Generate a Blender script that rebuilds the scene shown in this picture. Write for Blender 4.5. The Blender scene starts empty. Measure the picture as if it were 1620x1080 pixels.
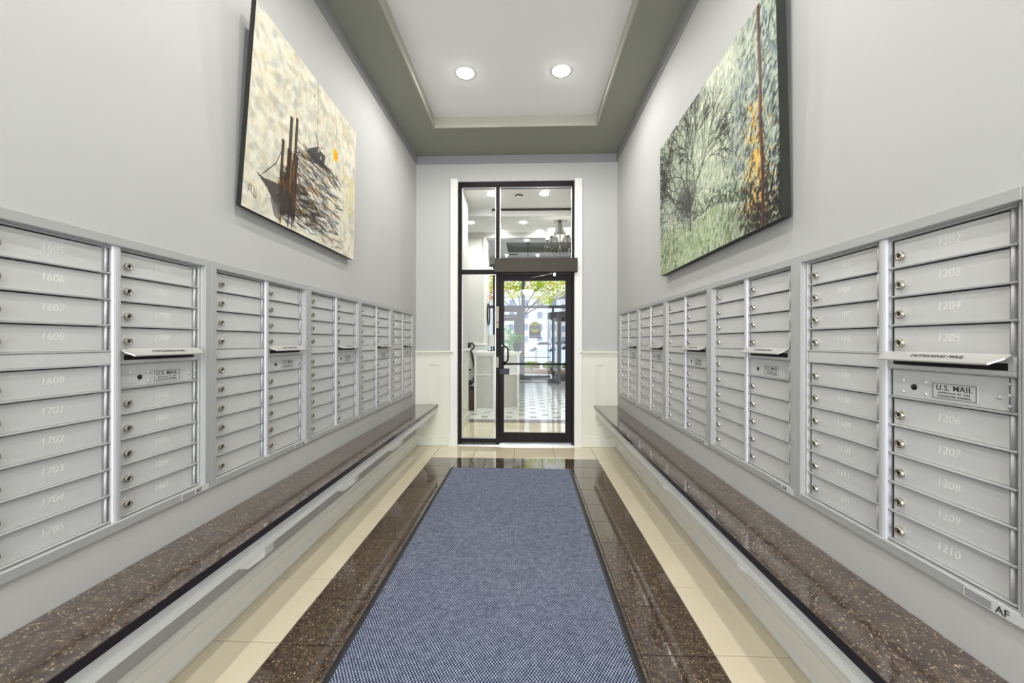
import bpy, math, random
import numpy as np
from mathutils import Vector, Matrix

C = bpy.context.scene.collection
S = bpy.context.scene
PI = math.pi
rnd = random.Random(7)

# ------------------------------------------------------------------ camera
yaw, pitch, roll, FPX, H = -0.0361, 0.0001, -0.0017, 631.25, 1.2885
cy, sy, cp, sp, cr, sr = math.cos(yaw), math.sin(yaw), math.cos(pitch), math.sin(pitch), math.cos(roll), math.sin(roll)
Y_ = Matrix(((cy, -sy, 0), (sy, cy, 0), (0, 0, 1)))
P_ = Matrix(((1, 0, 0), (0, cp, sp), (0, -sp, cp)))
R_ = Matrix(((cr, 0, -sr), (0, 1, 0), (sr, 0, cr)))
M_ = R_ @ P_ @ Y_
cam = bpy.data.cameras.new('camera')
cam.sensor_width = 36.0
cam.lens = 36.0 * FPX / 1620.0
cam.clip_end = 500
co = bpy.data.objects.new('camera', cam)
C.objects.link(co)
rt, fw, up = M_[0], M_[1], M_[2]
co.matrix_world = Matrix(((rt[0], up[0], -fw[0], 0), (rt[1], up[1], -fw[1], 0), (rt[2], up[2], -fw[2], H), (0, 0, 0, 1)))
S.camera = co

# ------------------------------------------------------------------ world, sun, exposure
S.view_settings.view_transform = 'Standard'
S.view_settings.look = 'None'
S.view_settings.gamma = 1.0
S.view_settings.use_curve_mapping = False
S.view_settings.exposure = 0.64
W = bpy.data.worlds.new('sky')
S.world = W
W.use_nodes = True
wn = W.node_tree.nodes
wl = W.node_tree.links
bg = wn['Background']
geo = wn.new('ShaderNodeNewGeometry')
sep = wn.new('ShaderNodeSeparateXYZ')
ramp = wn.new('ShaderNodeValToRGB')
tc = wn.new('ShaderNodeTexCoord')
wl.new(tc.outputs['Generated'], sep.inputs[0])
wl.new(sep.outputs[2], ramp.inputs[0])
ramp.color_ramp.elements[0].position = 0.0
ramp.color_ramp.elements[0].color = (0.93, 0.95, 1.0, 1)
ramp.color_ramp.elements[1].position = 0.9
ramp.color_ramp.elements[1].color = (0.62, 0.76, 1.0, 1)
wl.new(ramp.outputs[0], bg.inputs[0])
bg.inputs[1].default_value = 1.05
wn.remove(geo)
sun = bpy.data.lights.new('sun', 'SUN')
sun.energy = 1.0
sun.angle = 0.02
sun.color = (1, 0.95, 0.86)
so = bpy.data.objects.new('sun', sun)
C.objects.link(so)
so.rotation_euler = (math.radians(-38), math.radians(32), 0)
CAN_E = 27.0         # watts of each small ceiling can in the mail room
LOBBY_E = 24.0       # watts of each lobby can
FILL_E = 165.0        # watts of the fill light added behind the camera

# ------------------------------------------------------------------ helpers
def lin(c):
    return tuple((x / 12.92 if x <= 0.04045 else ((x + 0.055) / 1.055) ** 2.4) for x in c)
def rgb(r, g, b):
    return lin((r / 255., g / 255., b / 255.)) + (1.0,)

def mat(name, col, rough=0.5, metal=0.0, spec=0.5, var=0.0, vscale=8.0, bump=0.0, bscale=60.0, emit=None, es=0.0, stretch=None, coat=0.0):
    m = bpy.data.materials.new(name)
    m.use_nodes = True
    n, l = m.node_tree.nodes, m.node_tree.links
    b = n['Principled BSDF']
    b.inputs['Base Color'].default_value = col
    b.inputs['Roughness'].default_value = rough
    b.inputs['Metallic'].default_value = metal
    b.inputs['Specular IOR Level'].default_value = spec
    b.inputs['Coat Weight'].default_value = coat
    if emit:
        b.inputs['Emission Color'].default_value = emit
        b.inputs['Emission Strength'].default_value = es
    if var > 0 or bump > 0:
        t = n.new('ShaderNodeTexCoord')
        mp = n.new('ShaderNodeMapping')
        l.new(t.outputs['Object'], mp.inputs[0])
        if stretch:
            mp.inputs['Scale'].default_value = stretch
    if var > 0:
        no = n.new('ShaderNodeTexNoise')
        no.inputs['Scale'].default_value = vscale
        no.inputs['Detail'].default_value = 5
        l.new(mp.outputs[0], no.inputs[0])
        mx = n.new('ShaderNodeMixRGB')
        mx.inputs[1].default_value = tuple(max(0, c * (1 - var)) for c in col[:3]) + (1,)
        mx.inputs[2].default_value = tuple(min(1, c * (1 + var)) for c in col[:3]) + (1,)
        l.new(no.outputs[0], mx.inputs[0])
        l.new(mx.outputs[0], b.inputs['Base Color'])
    if bump > 0:
        n2 = n.new('ShaderNodeTexNoise')
        n2.inputs['Scale'].default_value = bscale
        n2.inputs['Detail'].default_value = 3
        l.new(mp.outputs[0], n2.inputs[0])
        bp = n.new('ShaderNodeBump')
        bp.inputs['Strength'].default_value = bump
        bp.inputs['Distance'].default_value = 0.002
        l.new(n2.outputs[0], bp.inputs['Height'])
        l.new(bp.outputs[0], b.inputs['Normal'])
    return m

def glass_mat(name, tint=(1, 1, 1, 1), refl=0.08):
    m = bpy.data.materials.new(name)
    m.use_nodes = True
    n, l = m.node_tree.nodes, m.node_tree.links
    n.clear()
    out = n.new('ShaderNodeOutputMaterial')
    tr = n.new('ShaderNodeBsdfTransparent')
    tr.inputs[0].default_value = tint
    gl = n.new('ShaderNodeBsdfGlossy')
    gl.inputs['Roughness'].default_value = 0.02
    lw = n.new('ShaderNodeLayerWeight')
    lw.inputs[0].default_value = 0.35
    mu = n.new('ShaderNodeMath')
    mu.operation = 'MULTIPLY_ADD'
    mu.inputs[1].default_value = 0.22
    mu.inputs[2].default_value = 0.0
    l.new(lw.outputs['Fresnel'], mu.inputs[0])
    mx = n.new('ShaderNodeMixShader')
    l.new(mu.outputs[0], mx.inputs[0])
    l.new(tr.outputs[0], mx.inputs[1])
    l.new(gl.outputs[0], mx.inputs[2])
    l.new(mx.outputs[0], out.inputs[0])
    return m

def granite_mat():
    m = bpy.data.materials.new('brown_granite')
    m.use_nodes = True
    n, l = m.node_tree.nodes, m.node_tree.links
    b = n['Principled BSDF']
    t = n.new('ShaderNodeTexCoord')
    g = n.new('ShaderNodeNewGeometry')
    base = n.new('ShaderNodeTexNoise')
    base.inputs['Scale'].default_value = 38
    base.inputs['Detail'].default_value = 6
    base.inputs['Roughness'].default_value = 0.7
    l.new(g.outputs['Position'], base.inputs[0])
    r1 = n.new('ShaderNodeValToRGB')
    e = r1.color_ramp.elements
    e[0].position = 0.32; e[0].color = rgb(48, 36, 30)
    e[1].position = 0.68; e[1].color = rgb(108, 88, 70)
    k = e.new(0.5); k.color = rgb(78, 62, 52)
    l.new(base.outputs[0], r1.inputs[0])
    v = n.new('ShaderNodeTexVoronoi')
    v.inputs['Scale'].default_value = 165
    v.inputs['Randomness'].default_value = 1
    # warp so that flecks are elongated shards
    nz = n.new('ShaderNodeTexNoise'); nz.inputs['Scale'].default_value = 60
    l.new(g.outputs['Position'], nz.inputs[0])
    ad = n.new('ShaderNodeMixRGB'); ad.blend_type = 'ADD'; ad.inputs[0].default_value = 0.03
    l.new(g.outputs['Position'], ad.inputs[1]); l.new(nz.outputs[1], ad.inputs[2])
    l.new(ad.outputs[0], v.inputs[0])
    sepc = n.new('ShaderNodeSeparateColor')
    l.new(v.outputs['Color'], sepc.inputs[0])
    lt = n.new('ShaderNodeMath'); lt.operation = 'GREATER_THAN'; lt.inputs[1].default_value = 0.74
    l.new(sepc.outputs[0], lt.inputs[0])
    d = n.new('ShaderNodeMath'); d.operation = 'LESS_THAN'; d.inputs[1].default_value = 0.42
    l.new(v.outputs['Distance'], d.inputs[0])
    mu = n.new('ShaderNodeMath'); mu.operation = 'MULTIPLY'
    l.new(lt.outputs[0], mu.inputs[0]); l.new(d.outputs[0], mu.inputs[1])
    fc = n.new('ShaderNodeValToRGB')
    fc.color_ramp.elements[0].color = rgb(118, 96, 70)
    fc.color_ramp.elements[1].color = rgb(200, 180, 148)
    l.new(sepc.outputs[1], fc.inputs[0])
    mx = n.new('ShaderNodeMixRGB')
    l.new(mu.outputs[0], mx.inputs[0]); l.new(r1.outputs[0], mx.inputs[1]); l.new(fc.outputs[0], mx.inputs[2])
    # dark flecks
    v2 = n.new('ShaderNodeTexVoronoi'); v2.inputs['Scale'].default_value = 120
    l.new(g.outputs['Position'], v2.inputs[0])
    s2 = n.new('ShaderNodeSeparateColor'); l.new(v2.outputs['Color'], s2.inputs[0])
    g2 = n.new('ShaderNodeMath'); g2.operation = 'GREATER_THAN'; g2.inputs[1].default_value = 0.8
    l.new(s2.outputs[2], g2.inputs[0])
    mx2 = n.new('ShaderNodeMixRGB'); mx2.inputs[2].default_value = rgb(40, 30, 28)
    m3 = n.new('ShaderNodeMath'); m3.operation = 'MULTIPLY'; m3.inputs[1].default_value = 0.6
    l.new(g2.outputs[0], m3.inputs[0]); l.new(m3.outputs[0], mx2.inputs[0]); l.new(mx.outputs[0], mx2.inputs[1])
    l.new(mx2.outputs[0], b.inputs['Base Color'])
    b.inputs['Roughness'].default_value = 0.09
    b.inputs['Specular IOR Level'].default_value = 0.8
    b.inputs['Coat Weight'].default_value = 0.7
    b.inputs['Coat Roughness'].default_value = 0.05
    b.inputs['Coat IOR'].default_value = 1.6
    return m

def mat_weave():
    m = bpy.data.materials.new('woven_blue_carpet')
    m.use_nodes = True
    n, l = m.node_tree.nodes, m.node_tree.links
    b = n['Principled BSDF']
    g = n.new('ShaderNodeNewGeometry')
    sp_ = n.new('ShaderNodeSeparateXYZ'); l.new(g.outputs['Position'], sp_.inputs[0])
    def mth(op, a, bb=None):
        q = n.new('ShaderNodeMath'); q.operation = op
        for i, z in enumerate((a, bb)):
            if z is None: continue
            if isinstance(z, (int, float)): q.inputs[i].default_value = z
            else: l.new(z, q.inputs[i])
        return q.outputs[0]
    cx = mth('MULTIPLY', sp_.outputs[0], 2 * PI / 0.0125)
    cyy = mth('MULTIPLY', sp_.outputs[1], 2 * PI / 0.019)
    a = mth('SINE', cx)
    c = mth('SINE', cyy)
    pr = mth('MULTIPLY', a, c)
    no = n.new('ShaderNodeTexNoise'); no.inputs['Scale'].default_value = 40.0; no.inputs['Detail'].default_value = 6
    l.new(g.outputs['Position'], no.inputs[0])
    no2 = n.new('ShaderNodeTexNoise'); no2.inputs['Scale'].default_value = 180; no2.inputs['Detail'].default_value = 2
    l.new(g.outputs['Position'], no2.inputs[0])
    val = mth('ADD', mth('MULTIPLY', pr, 0.36), mth('ADD', mth('MULTIPLY', no2.outputs[0], 0.45), mth('MULTIPLY', no.outputs[0], 0.28)))
    r = n.new('ShaderNodeValToRGB')
    e = r.color_ramp.elements
    e[0].position = 0.20; e[0].color = rgb(34, 42, 66)
    e[1].position = 0.76; e[1].color = rgb(208, 213, 226)
    k = e.new(0.40); k.color = rgb(104, 114, 138)
    l.new(val, r.inputs[0])
    l.new(r.outputs[0], b.inputs['Base Color'])
    b.inputs['Roughness'].default_value = 0.95
    b.inputs['Specular IOR Level'].default_value = 0.1
    bp = n.new('ShaderNodeBump'); bp.inputs['Strength'].default_value = 0.5; bp.inputs['Distance'].default_value = 0.002
    l.new(pr, bp.inputs['Height']); l.new(bp.outputs[0], b.inputs['Normal'])
    return m

def attr_mat(name, rough, bump=0.0, bscale=90, mult=1.0):
    m = bpy.data.materials.new(name)
    m.use_nodes = True
    n, l = m.node_tree.nodes, m.node_tree.links
    b = n['Principled BSDF']
    a = n.new('ShaderNodeVertexColor'); a.layer_name = 'Col'
    no = n.new('ShaderNodeTexNoise'); no.inputs['Scale'].default_value = bscale; no.inputs['Detail'].default_value = 4
    g = n.new('ShaderNodeNewGeometry'); l.new(g.outputs['Position'], no.inputs[0])
    mx = n.new('ShaderNodeMixRGB'); mx.blend_type = 'OVERLAY'; mx.inputs[0].default_value = 0.15
    l.new(a.outputs[0], mx.inputs[1]); l.new(no.outputs[0], mx.inputs[2])
    l.new(mx.outputs[0], b.inputs['Base Color'])
    b.inputs['Roughness'].default_value = rough
    b.inputs['Specular IOR Level'].default_value = 0.2
    if bump:
        bp = n.new('ShaderNodeBump'); bp.inputs['Strength'].default_value = bump; bp.inputs['Distance'].default_value = 0.004
        l.new(no.outputs[0], bp.inputs['Height']); l.new(bp.outputs[0], b.inputs['Normal'])
    return m

class MB:
    """collects shapes, builds one mesh object"""
    def __init__(s):
        s.v, s.f, s.sm = [], [], []
    def add(s, vs, fs, smooth=False):
        o = len(s.v)
        s.v += [tuple(p) for p in vs]
        s.f += [tuple(i + o for i in f) for f in fs]
        s.sm += [smooth] * len(fs)
        return s
    def box(s, x0, x1, y0, y1, z0, z1):
        if x0 > x1: x0, x1 = x1, x0
        if y0 > y1: y0, y1 = y1, y0
        if z0 > z1: z0, z1 = z1, z0
        return s.add([(x0, y0, z0), (x1, y0, z0), (x1, y1, z0), (x0, y1, z0), (x0, y0, z1), (x1, y0, z1), (x1, y1, z1), (x0, y1, z1)],
                     [(0, 3, 2, 1), (4, 5, 6, 7), (0, 1, 5, 4), (1, 2, 6, 5), (2, 3, 7, 6), (3, 0, 4, 7)])
    def bbox(s, x0, x1, y0, y1, z0, z1, b=0.003):
        """box with chamfered vertical-section edges on every side (lofted rings)"""
        if x0 > x1: x0, x1 = x1, x0
        if y0 > y1: y0, y1 = y1, y0
        b = min(b, (x1 - x0) / 3, (y1 - y0) / 3, (z1 - z0) / 3)
        def ring(d, z, e):
            return [(x0 + d + e, y0 + d, z), (x1 - d - e, y0 + d, z), (x1 - d, y0 + d + e, z), (x1 - d, y1 - d - e, z),
                    (x1 - d - e, y1 - d, z), (x0 + d + e, y1 - d, z), (x0 + d, y1 - d - e, z), (x0 + d, y0 + d + e, z)]
        rings = [ring(b, z0, 0.0004), ring(0, z0 + b, b), ring(0, z1 - b, b), ring(b, z1, 0.0004)]
        vs = [p for r in rings for p in r]
        fs = []
        for k in range(3):
            for i in range(8):
                j = (i + 1) % 8
                fs.append((k * 8 + i, k * 8 + j, (k + 1) * 8 + j, (k + 1) * 8 + i))
        fs.append(tuple(range(7, -1, -1)))
        fs.append(tuple(range(24, 32)))
        return s.add(vs, fs)
    def tube(s, pts, r, n=8, caps=True, smooth=True):
        pts = [Vector(p) for p in pts]
        rs = r if isinstance(r, (list, tuple)) else [r] * len(pts)
        vs, fs = [], []
        prev = None
        for i, p in enumerate(pts):
            d = (pts[min(i + 1, len(pts) - 1)] - pts[max(i - 1, 0)]).normalized()
            if prev is None:
                a = Vector((0, 0, 1)) if abs(d.z) < 0.9 else Vector((1, 0, 0))
                u = d.cross(a).normalized()
            else:
                u = (prev - d * prev.dot(d)).normalized()
            prev = u
            w = d.cross(u)
            for k in range(n):
                t = 2 * PI * k / n
                vs.append(p + (u * math.cos(t) + w * math.sin(t)) * rs[i])
        for i in range(len(pts) - 1):
            for k in range(n):
                j = (k + 1) % n
                fs.append((i * n + k, i * n + j, (i + 1) * n + j, (i + 1) * n + k))
        s.add(vs, fs, smooth)
        if caps:
            o = len(s.v) - len(vs)
            s.f.append(tuple(o + k for k in range(n - 1, -1, -1))); s.sm.append(False)
            s.f.append(tuple(o + (len(pts) - 1) * n + k for k in range(n))); s.sm.append(False)
        return s
    def lathe(s, prof, cx=0, cy=0, n=24, smooth=True, sx=1, sy=1):
        vs, fs = [], []
        for r, z in prof:
            for k in range(n):
                t = 2 * PI * k / n
                vs.append((cx + r * math.cos(t) * sx, cy + r * math.sin(t) * sy, z))
        for i in range(len(prof) - 1):
            for k in range(n):
                j = (k + 1) % n
                fs.append((i * n + k, i * n + j, (i + 1) * n + j, (i + 1) * n + k))
        return s.add(vs, fs, smooth)
    def prism(s, poly, z0, z1, smooth=False):
        n = len(poly)
        vs = [(x, y, z0) for x, y in poly] + [(x, y, z1) for x, y in poly]
        fs = [tuple(range(n - 1, -1, -1)), tuple(range(n, 2 * n))]
        s.add(vs, fs)
        o = len(s.v) - 2 * n
        for i in range(n):
            j = (i + 1) % n
            s.f.append((o + i, o + j, o + n + j, o + n + i)); s.sm.append(smooth)
        return s
    def rot(s, M):
        s.v = [tuple(M @ Vector(p)) for p in s.v]
        return s
    def mesh(s, name, m):
        me = bpy.data.meshes.new(name)
        me.from_pydata(s.v, [], s.f)
        me.polygons.foreach_set('use_smooth', s.sm)
        me.materials.append(m)
        me.update()
        return me
    def build(s, name, m, parent=None, loc=None):
        return link(name, s.mesh(name, m), parent, loc)

def link(name, me, parent=None, loc=None):
    o = bpy.data.objects.new(name, me)
    C.objects.link(o)
    if parent is not None: o.parent = parent
    if loc is not None: o.location = loc
    return o

def tag(o, label, cat, group=None, kind=None):
    o['label'] = label
    if cat: o['category'] = cat
    if group: o['group'] = group
    if kind: o['kind'] = kind
    return o
def thing(name, label, cat, loc=(0, 0, 0), rz=0, group=None):
    o = bpy.data.objects.new(name, None)
    C.objects.link(o)
    o.empty_display_size = 0.1
    o.location = loc
    o.rotation_euler = (0, 0, rz)
    return tag(o, label, cat, group)
def struct(name, mb, m, label=None, parent=None):
    o = mb.build(name, m, parent)
    o['kind'] = 'structure'
    if label: o['label'] = label
    return o
KIDS = {}
def copy_tree(o, parent=None):
    c = o.copy()
    C.objects.link(c)
    c.parent = parent
    if parent is not None: c.matrix_parent_inverse = o.matrix_parent_inverse.copy()
    for ch in [x for x in CH.get(o.name, [])]:
        copy_tree(ch, c)
    return c
CH = {}
def index_children():
    CH.clear()
    for o in bpy.data.objects:
        if o.parent: CH.setdefault(o.parent.name, []).append(o)

FONT_CACHE = {}
def text_mesh(txt, size, m, shear=0.0, align='CENTER', depth=0.0003, spacing=1.0, bold=0.0):
    """flat lettering in local XZ plane facing -Y, centred"""
    key = (txt, size, m.name, shear)
    if key in FONT_CACHE: return FONT_CACHE[key]
    cu = bpy.data.curves.new('lettering', 'FONT')
    cu.body = txt; cu.size = size; cu.shear = shear; cu.align_x = align; cu.align_y = 'CENTER'
    cu.extrude = depth; cu.space_character = spacing; cu.resolution_u = 3; cu.offset = bold
    ob = bpy.data.objects.new('lettering', cu)
    C.objects.link(ob)
    bpy.context.view_layer.update()
    me = bpy.data.meshes.new_from_object(ob.evaluated_get(bpy.context.evaluated_depsgraph_get()))
    bpy.data.objects.remove(ob)
    me.transform(Matrix.Rotation(PI / 2, 4, 'X'))
    me.materials.clear(); me.materials.append(m)
    FONT_CACHE[key] = me
    return me

# ------------------------------------------------------------------ materials
WALL = mat('wall_paint_pale_grey', rgb(192, 192, 190), 0.75, var=0.015, vscale=5, bump=0.12, bscale=240, spec=0.25)
CEIL = mat('ceiling_white', rgb(246, 246, 245), 0.85, spec=0.2, bump=0.08, bscale=200)
SOFFIT = mat('soffit_olive_grey', rgb(150, 151, 140), 0.85, spec=0.2, var=0.02, vscale=6)
CROWN = mat('crown_trim_grey', rgb(150, 151, 151), 0.6, spec=0.3)
TRAYTRIM = mat('tray_trim_grey', rgb(178, 178, 166), 0.6, spec=0.3)
WHITE = mat('trim_white_enamel', rgb(240, 240, 234), 0.35, spec=0.4)
DADO = mat('wainscot_cream_white', rgb(228, 229, 215), 0.45, spec=0.35)
STEEL = mat('mailbox_silver_paint', rgb(212, 212, 211), 0.42, metal=0.2, var=0.03, vscale=30, stretch=(0.2, 1, 3))
STEEL_R = mat('mailbox_frame_grey', rgb(180, 181, 180), 0.4, metal=0.2)
STEEL_L = mat('mailbox_bright_trim', rgb(200, 200, 202), 0.45, metal=0.2)
STEEL_D = mat('mailbox_recess_shade', rgb(44, 44, 44), 0.6)  # shade of the gaps around the doors, put into the colour
STEEL_F = mat('mailbox_flap_metal', rgb(196, 195, 190), 0.35, metal=0.3)
CHROME = mat('nickel_lock', rgb(196, 190, 176), 0.22, metal=1.0)
BLACKHOLE = mat('keyhole_black', rgb(14, 14, 14), 0.6)
ENGRAVE = mat('engraved_bright', rgb(228, 228, 222), 0.5)
INK = mat('ink_dark_grey', rgb(48, 50, 56), 0.6)
LABELM = mat('brushed_label', rgb(206, 207, 207), 0.5)
PAPER = mat('white_paper', rgb(240, 240, 232), 0.7)
GRANITE = granite_mat()
EDGE = mat('shaded_stone_edge', rgb(34, 24, 22), 0.2)  # near black stands in for shade and dark reflection on the slab edge
BEIGE = mat('beige_marble', rgb(232, 220, 192), 0.11, spec=0.7, coat=0.4, var=0.05, vscale=4.5)
GROUT = mat('grout_brown', rgb(70, 56, 42), 0.8)
CARPET = mat_weave()
RUBBER = mat('black_rubber', rgb(40, 41, 43), 0.55)
BRONZE = mat('dark_bronze_frame', rgb(34, 29, 29), 0.42, spec=0.12)
BRONZE_L = mat('bronze_box', rgb(70, 65, 57), 0.5, spec=0.2)
PLATE = mat('satin_plate', rgb(176, 170, 156), 0.5, spec=0.3)
ALU = mat('brushed_aluminium', rgb(205, 205, 205), 0.3, metal=0.8)
GLASS = glass_mat('door_glass', (0.97, 0.985, 0.98, 1))
STOREG = glass_mat('storefront_glass', (0.98, 0.99, 1, 1))
LAMP = mat('lamp_emitter', (1, 1, 1, 1), 0.5, emit=(1.0, 0.97, 0.9, 1), es=24.0)
TRIMRING = mat('can_trim_white', rgb(240, 240, 236), 0.4)
WHITET = mat('white_marble_tile', rgb(232, 233, 228), 0.10, spec=0.6, var=0.03, vscale=5)
GREYT = mat('grey_border_tile', rgb(120, 112, 106), 0.12, spec=0.6, var=0.1, vscale=12)
DARKT = mat('dark_insert_tile', rgb(64, 58, 54), 0.2)
STORE = mat('storefront_grey_metal', rgb(96, 95, 100), 0.4, metal=0.4)
BLACKM = mat('black_metal', rgb(26, 26, 28), 0.35, metal=0.5)
IRON = mat('pewter_iron', rgb(96, 88, 78), 0.4, metal=0.7)
SHADE = mat('frosted_shade', rgb(250, 246, 230), 0.5, emit=(1, 0.96, 0.84, 1), es=0.9)
WALLG = mat('lobby_wall_grey', rgb(205, 204, 200), 0.75, spec=0.25)

XL, XR, D = -1.3771, 1.1107, 4.9316
YB = -4.8           # rear (behind the camera)
ZC = 3.585          # soffit
UP, UL, UR = 0.7785, 1.6514, 1.6438

# ================================================================== SETTING
# floor: grout bed with every stone tile a part
fl = MB().box(XL - 0.16, XR + 0.16, YB, D + 0.15, -0.08, -0.006)
floor = struct('floor', fl, GROUT, 'polished beige and brown stone tile floor of the mail room')
T = 0.4572; B0 = -1.051; B1 = B0 + 4 * T; YBAND = 4.405; S3 = 0.3048
def tile_mesh(nm, x, y, m, t=0.02, g=0.002):
    k = (nm, round(x, 4), round(y, 4))
    if k not in TM:
        q = MB().bbox(g, x - g, g, y - g, -t, 0, 0.0012)
        TM[k] = q.mesh(nm, m)
    return TM[k]
TM = {}
for k in range(-14, 6):
    y0 = 1.671 + k * T
    y1 = min(y0 + T, YBAND)
    if y0 > YBAND - 0.05: continue
    link('beige_tile', tile_mesh('beige_tile', B0 - XL - 0.012, y1 - y0, BEIGE), floor, (XL + 0.012, y0, 0))
    link('beige_tile', tile_mesh('beige_tile', XR - B1 - 0.012, y1 - y0, BEIGE), floor, (B1, y0, 0))
link('beige_tile', tile_mesh('beige_tile', B0 - XL - 0.012, D - YBAND, BEIGE), floor, (XL + 0.012, YBAND, 0))
link('beige_tile', tile_mesh('beige_tile', XR - B1 - 0.012, D - YBAND, BEIGE), floor, (B1, YBAND, 0))
for i in range(4):
    link('beige_tile', tile_mesh('beige_tile', T, D + 0.11 - YBAND, BEIGE), floor, (B0 + i * T, YBAND, 0))
for k in range(30):
    y0 = YBAND - (k + 1) * S3
    for i in range(6):
        if k > 1 and i in (1, 2, 3): continue
        link('brown_tile', tile_mesh('brown_tile', S3, S3, GRANITE), floor, (B0 + i * S3, y0, 0))

# side walls with the recess that takes the mailboxes
def side_wall(name, x, sgn, ya, yb, label):
    m = MB()
    xo = x - sgn * 0.16
    m.box(x, xo, YB, D + 0.15, -0.02, 0.668)
    m.box(x, xo, YB, D + 0.15, 1.622, 4.0)
    m.box(x, xo, YB, ya, 0.668, 1.622)
    m.box(x, xo, yb, D + 0.15, 0.668, 1.622)
    m.box(x - sgn * 0.12, xo, ya, yb, 0.668, 1.622)
    return struct(name, m, WALL, label)
side_wall('wall_left', XL, 1, UL - 0.735, UL + 4 * UP + 0.02, 'left wall painted pale grey, with the mailboxes let into it')
side_wall('wall_right', XR, -1, UR - 0.735, UR + 4 * UP + 0.02, 'right wall painted pale grey, with the mailboxes let into it')

# back wall around the glazed door
m = MB()
JX0, JX1, JZ = -0.852, 0.587, 3.272
m.box(XL - 0.16, JX0, D, D + 0.15, -0.02, 4.0)
m.box(JX1, XR + 0.16, D, D + 0.15, -0.02, 4.0)
m.box(JX0, JX1, D, D + 0.15, JZ, 4.0)
struct('wall_back', m, WALL, 'pale grey end wall around the glazed door')
# rear wall behind the camera with a wide opening made to let light in
m = MB()
m.box(XL - 0.16, XL + 0.25, YB - 0.15, YB, 0, 4.0)
m.box(XR - 0.25, XR + 0.16, YB - 0.15, YB, 0, 4.0)
m.box(XL + 0.25, XR - 0.25, YB - 0.15, YB, 3.2, 4.0)
struct('wall_rear', m, WALL)

# ceiling: flat white lid above a soffit frame with a stepped tray
TX0, TX1, TY1, TZ = -1.0, 0.75, 4.268, 3.70
m = MB()
m.box(XL - 0.16, TX0, YB, D + 0.15, ZC, ZC + 0.3)
m.box(TX1, XR + 0.16, YB, D + 0.15, ZC, ZC + 0.3)
m.box(TX0, TX1, TY1, D + 0.15, ZC, ZC + 0.3)
m.box(TX0, TX1, YB, YB + 0.45, ZC, ZC + 0.3)
ceiling = struct('ceiling', m, SOFFIT, 'olive grey soffit around a raised white tray ceiling')
MB().box(TX0 - 0.01, TX1 + 0.01, YB + 0.44, TY1 + 0.01, TZ, TZ + 0.05).build('tray_panel', CEIL, ceiling)['label'] = 'white raised tray panel'
m = MB()
w = 0.018
def framebars(m, x0, x1, y0, y1, z0, z1, w):
    m.box(x0, x0 + w, y0, y1, z0, z1); m.box(x1 - w, x1, y0, y1, z0, z1)
    m.box(x0 + w, x1 - w, y0, y0 + w, z0, z1); m.box(x0 + w, x1 - w, y1 - w, y1, z0, z1)
framebars(m, TX0 - 0.001, TX1 + 0.001, YB + 0.449, TY1 + 0.001, ZC - 0.004, ZC + 0.03, 0.014)
framebars(m, TX0 - 0.001, TX1 + 0.001, YB + 0.449, TY1 + 0.001, ZC + 0.03, TZ, 0.006)
m.build('tray_trim', TRAYTRIM, ceiling)['label'] = 'lighter trim lining the tray edge'
m = MB()
def crown_run(m, axis, a, b, p, s, z0=3.491, z1=ZC):
    prof = [(0, z0), (0.010, z0 + 0.004), (0.014, z0 + 0.03), (0.020, z1 - 0.02), (0.022, z1), (0, z1)]
    vs = []
    for t in (a, b):
        for d, z in prof:
            vs.append((p + s * d, t, z) if axis == 'y' else (t, p + s * d, z))
    n = len(prof)
    fs = [tuple(range(n)), tuple(range(2 * n - 1, n - 1, -1))] + [(i, (i + 1) % n, n + (i + 1) % n, n + i) for i in range(n)]
    m.add(vs, fs)
struct('trim_1', (crown_run(m, 'y', YB, D, XL, 1), m)[1], CROWN, 'grey crown strip along the left wall')
m = MB(); crown_run(m, 'y', YB, D, XR, -1); struct('trim_2', m, CROWN, 'grey crown strip along the right wall')
m = MB(); crown_run(m, 'x', XL + 0.01, XR - 0.01, D, -1); struct('trim_3', m, CROWN, 'grey crown strip over the glazed door')

# baseboards under the benches
def base_prof(m, axis, a, b, p, s, h=0.145, t=0.028):
    prof = [(0, 0), (t, 0), (t + 0.006, 0.004), (t + 0.006, 0.02), (t, 0.026), (t - 0.004, h - 0.035), (t - 0.010, h - 0.030), (t - 0.012, h - 0.012), (0.008, h), (0, h)]
    vs = []
    for tt in (a, b):
        for d, z in prof:
            vs.append((p + s * d, tt, z) if axis == 'y' else (tt, p + s * d, z))
    n = len(prof)
    m.add(vs, [tuple(range(n)), tuple(range(2 * n - 1, n - 1, -1))] + [(i, (i + 1) % n, n + (i + 1) % n, n + i) for i in range(n)])
    return m
struct('baseboard_left', base_prof(MB(), 'y', YB, D, XL, 1), WHITE, 'white moulded baseboard under the left bench')
struct('baseboard_right', base_prof(MB(), 'y', YB, D, XR, -1), WHITE, 'white moulded baseboard under the right bench')

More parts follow.
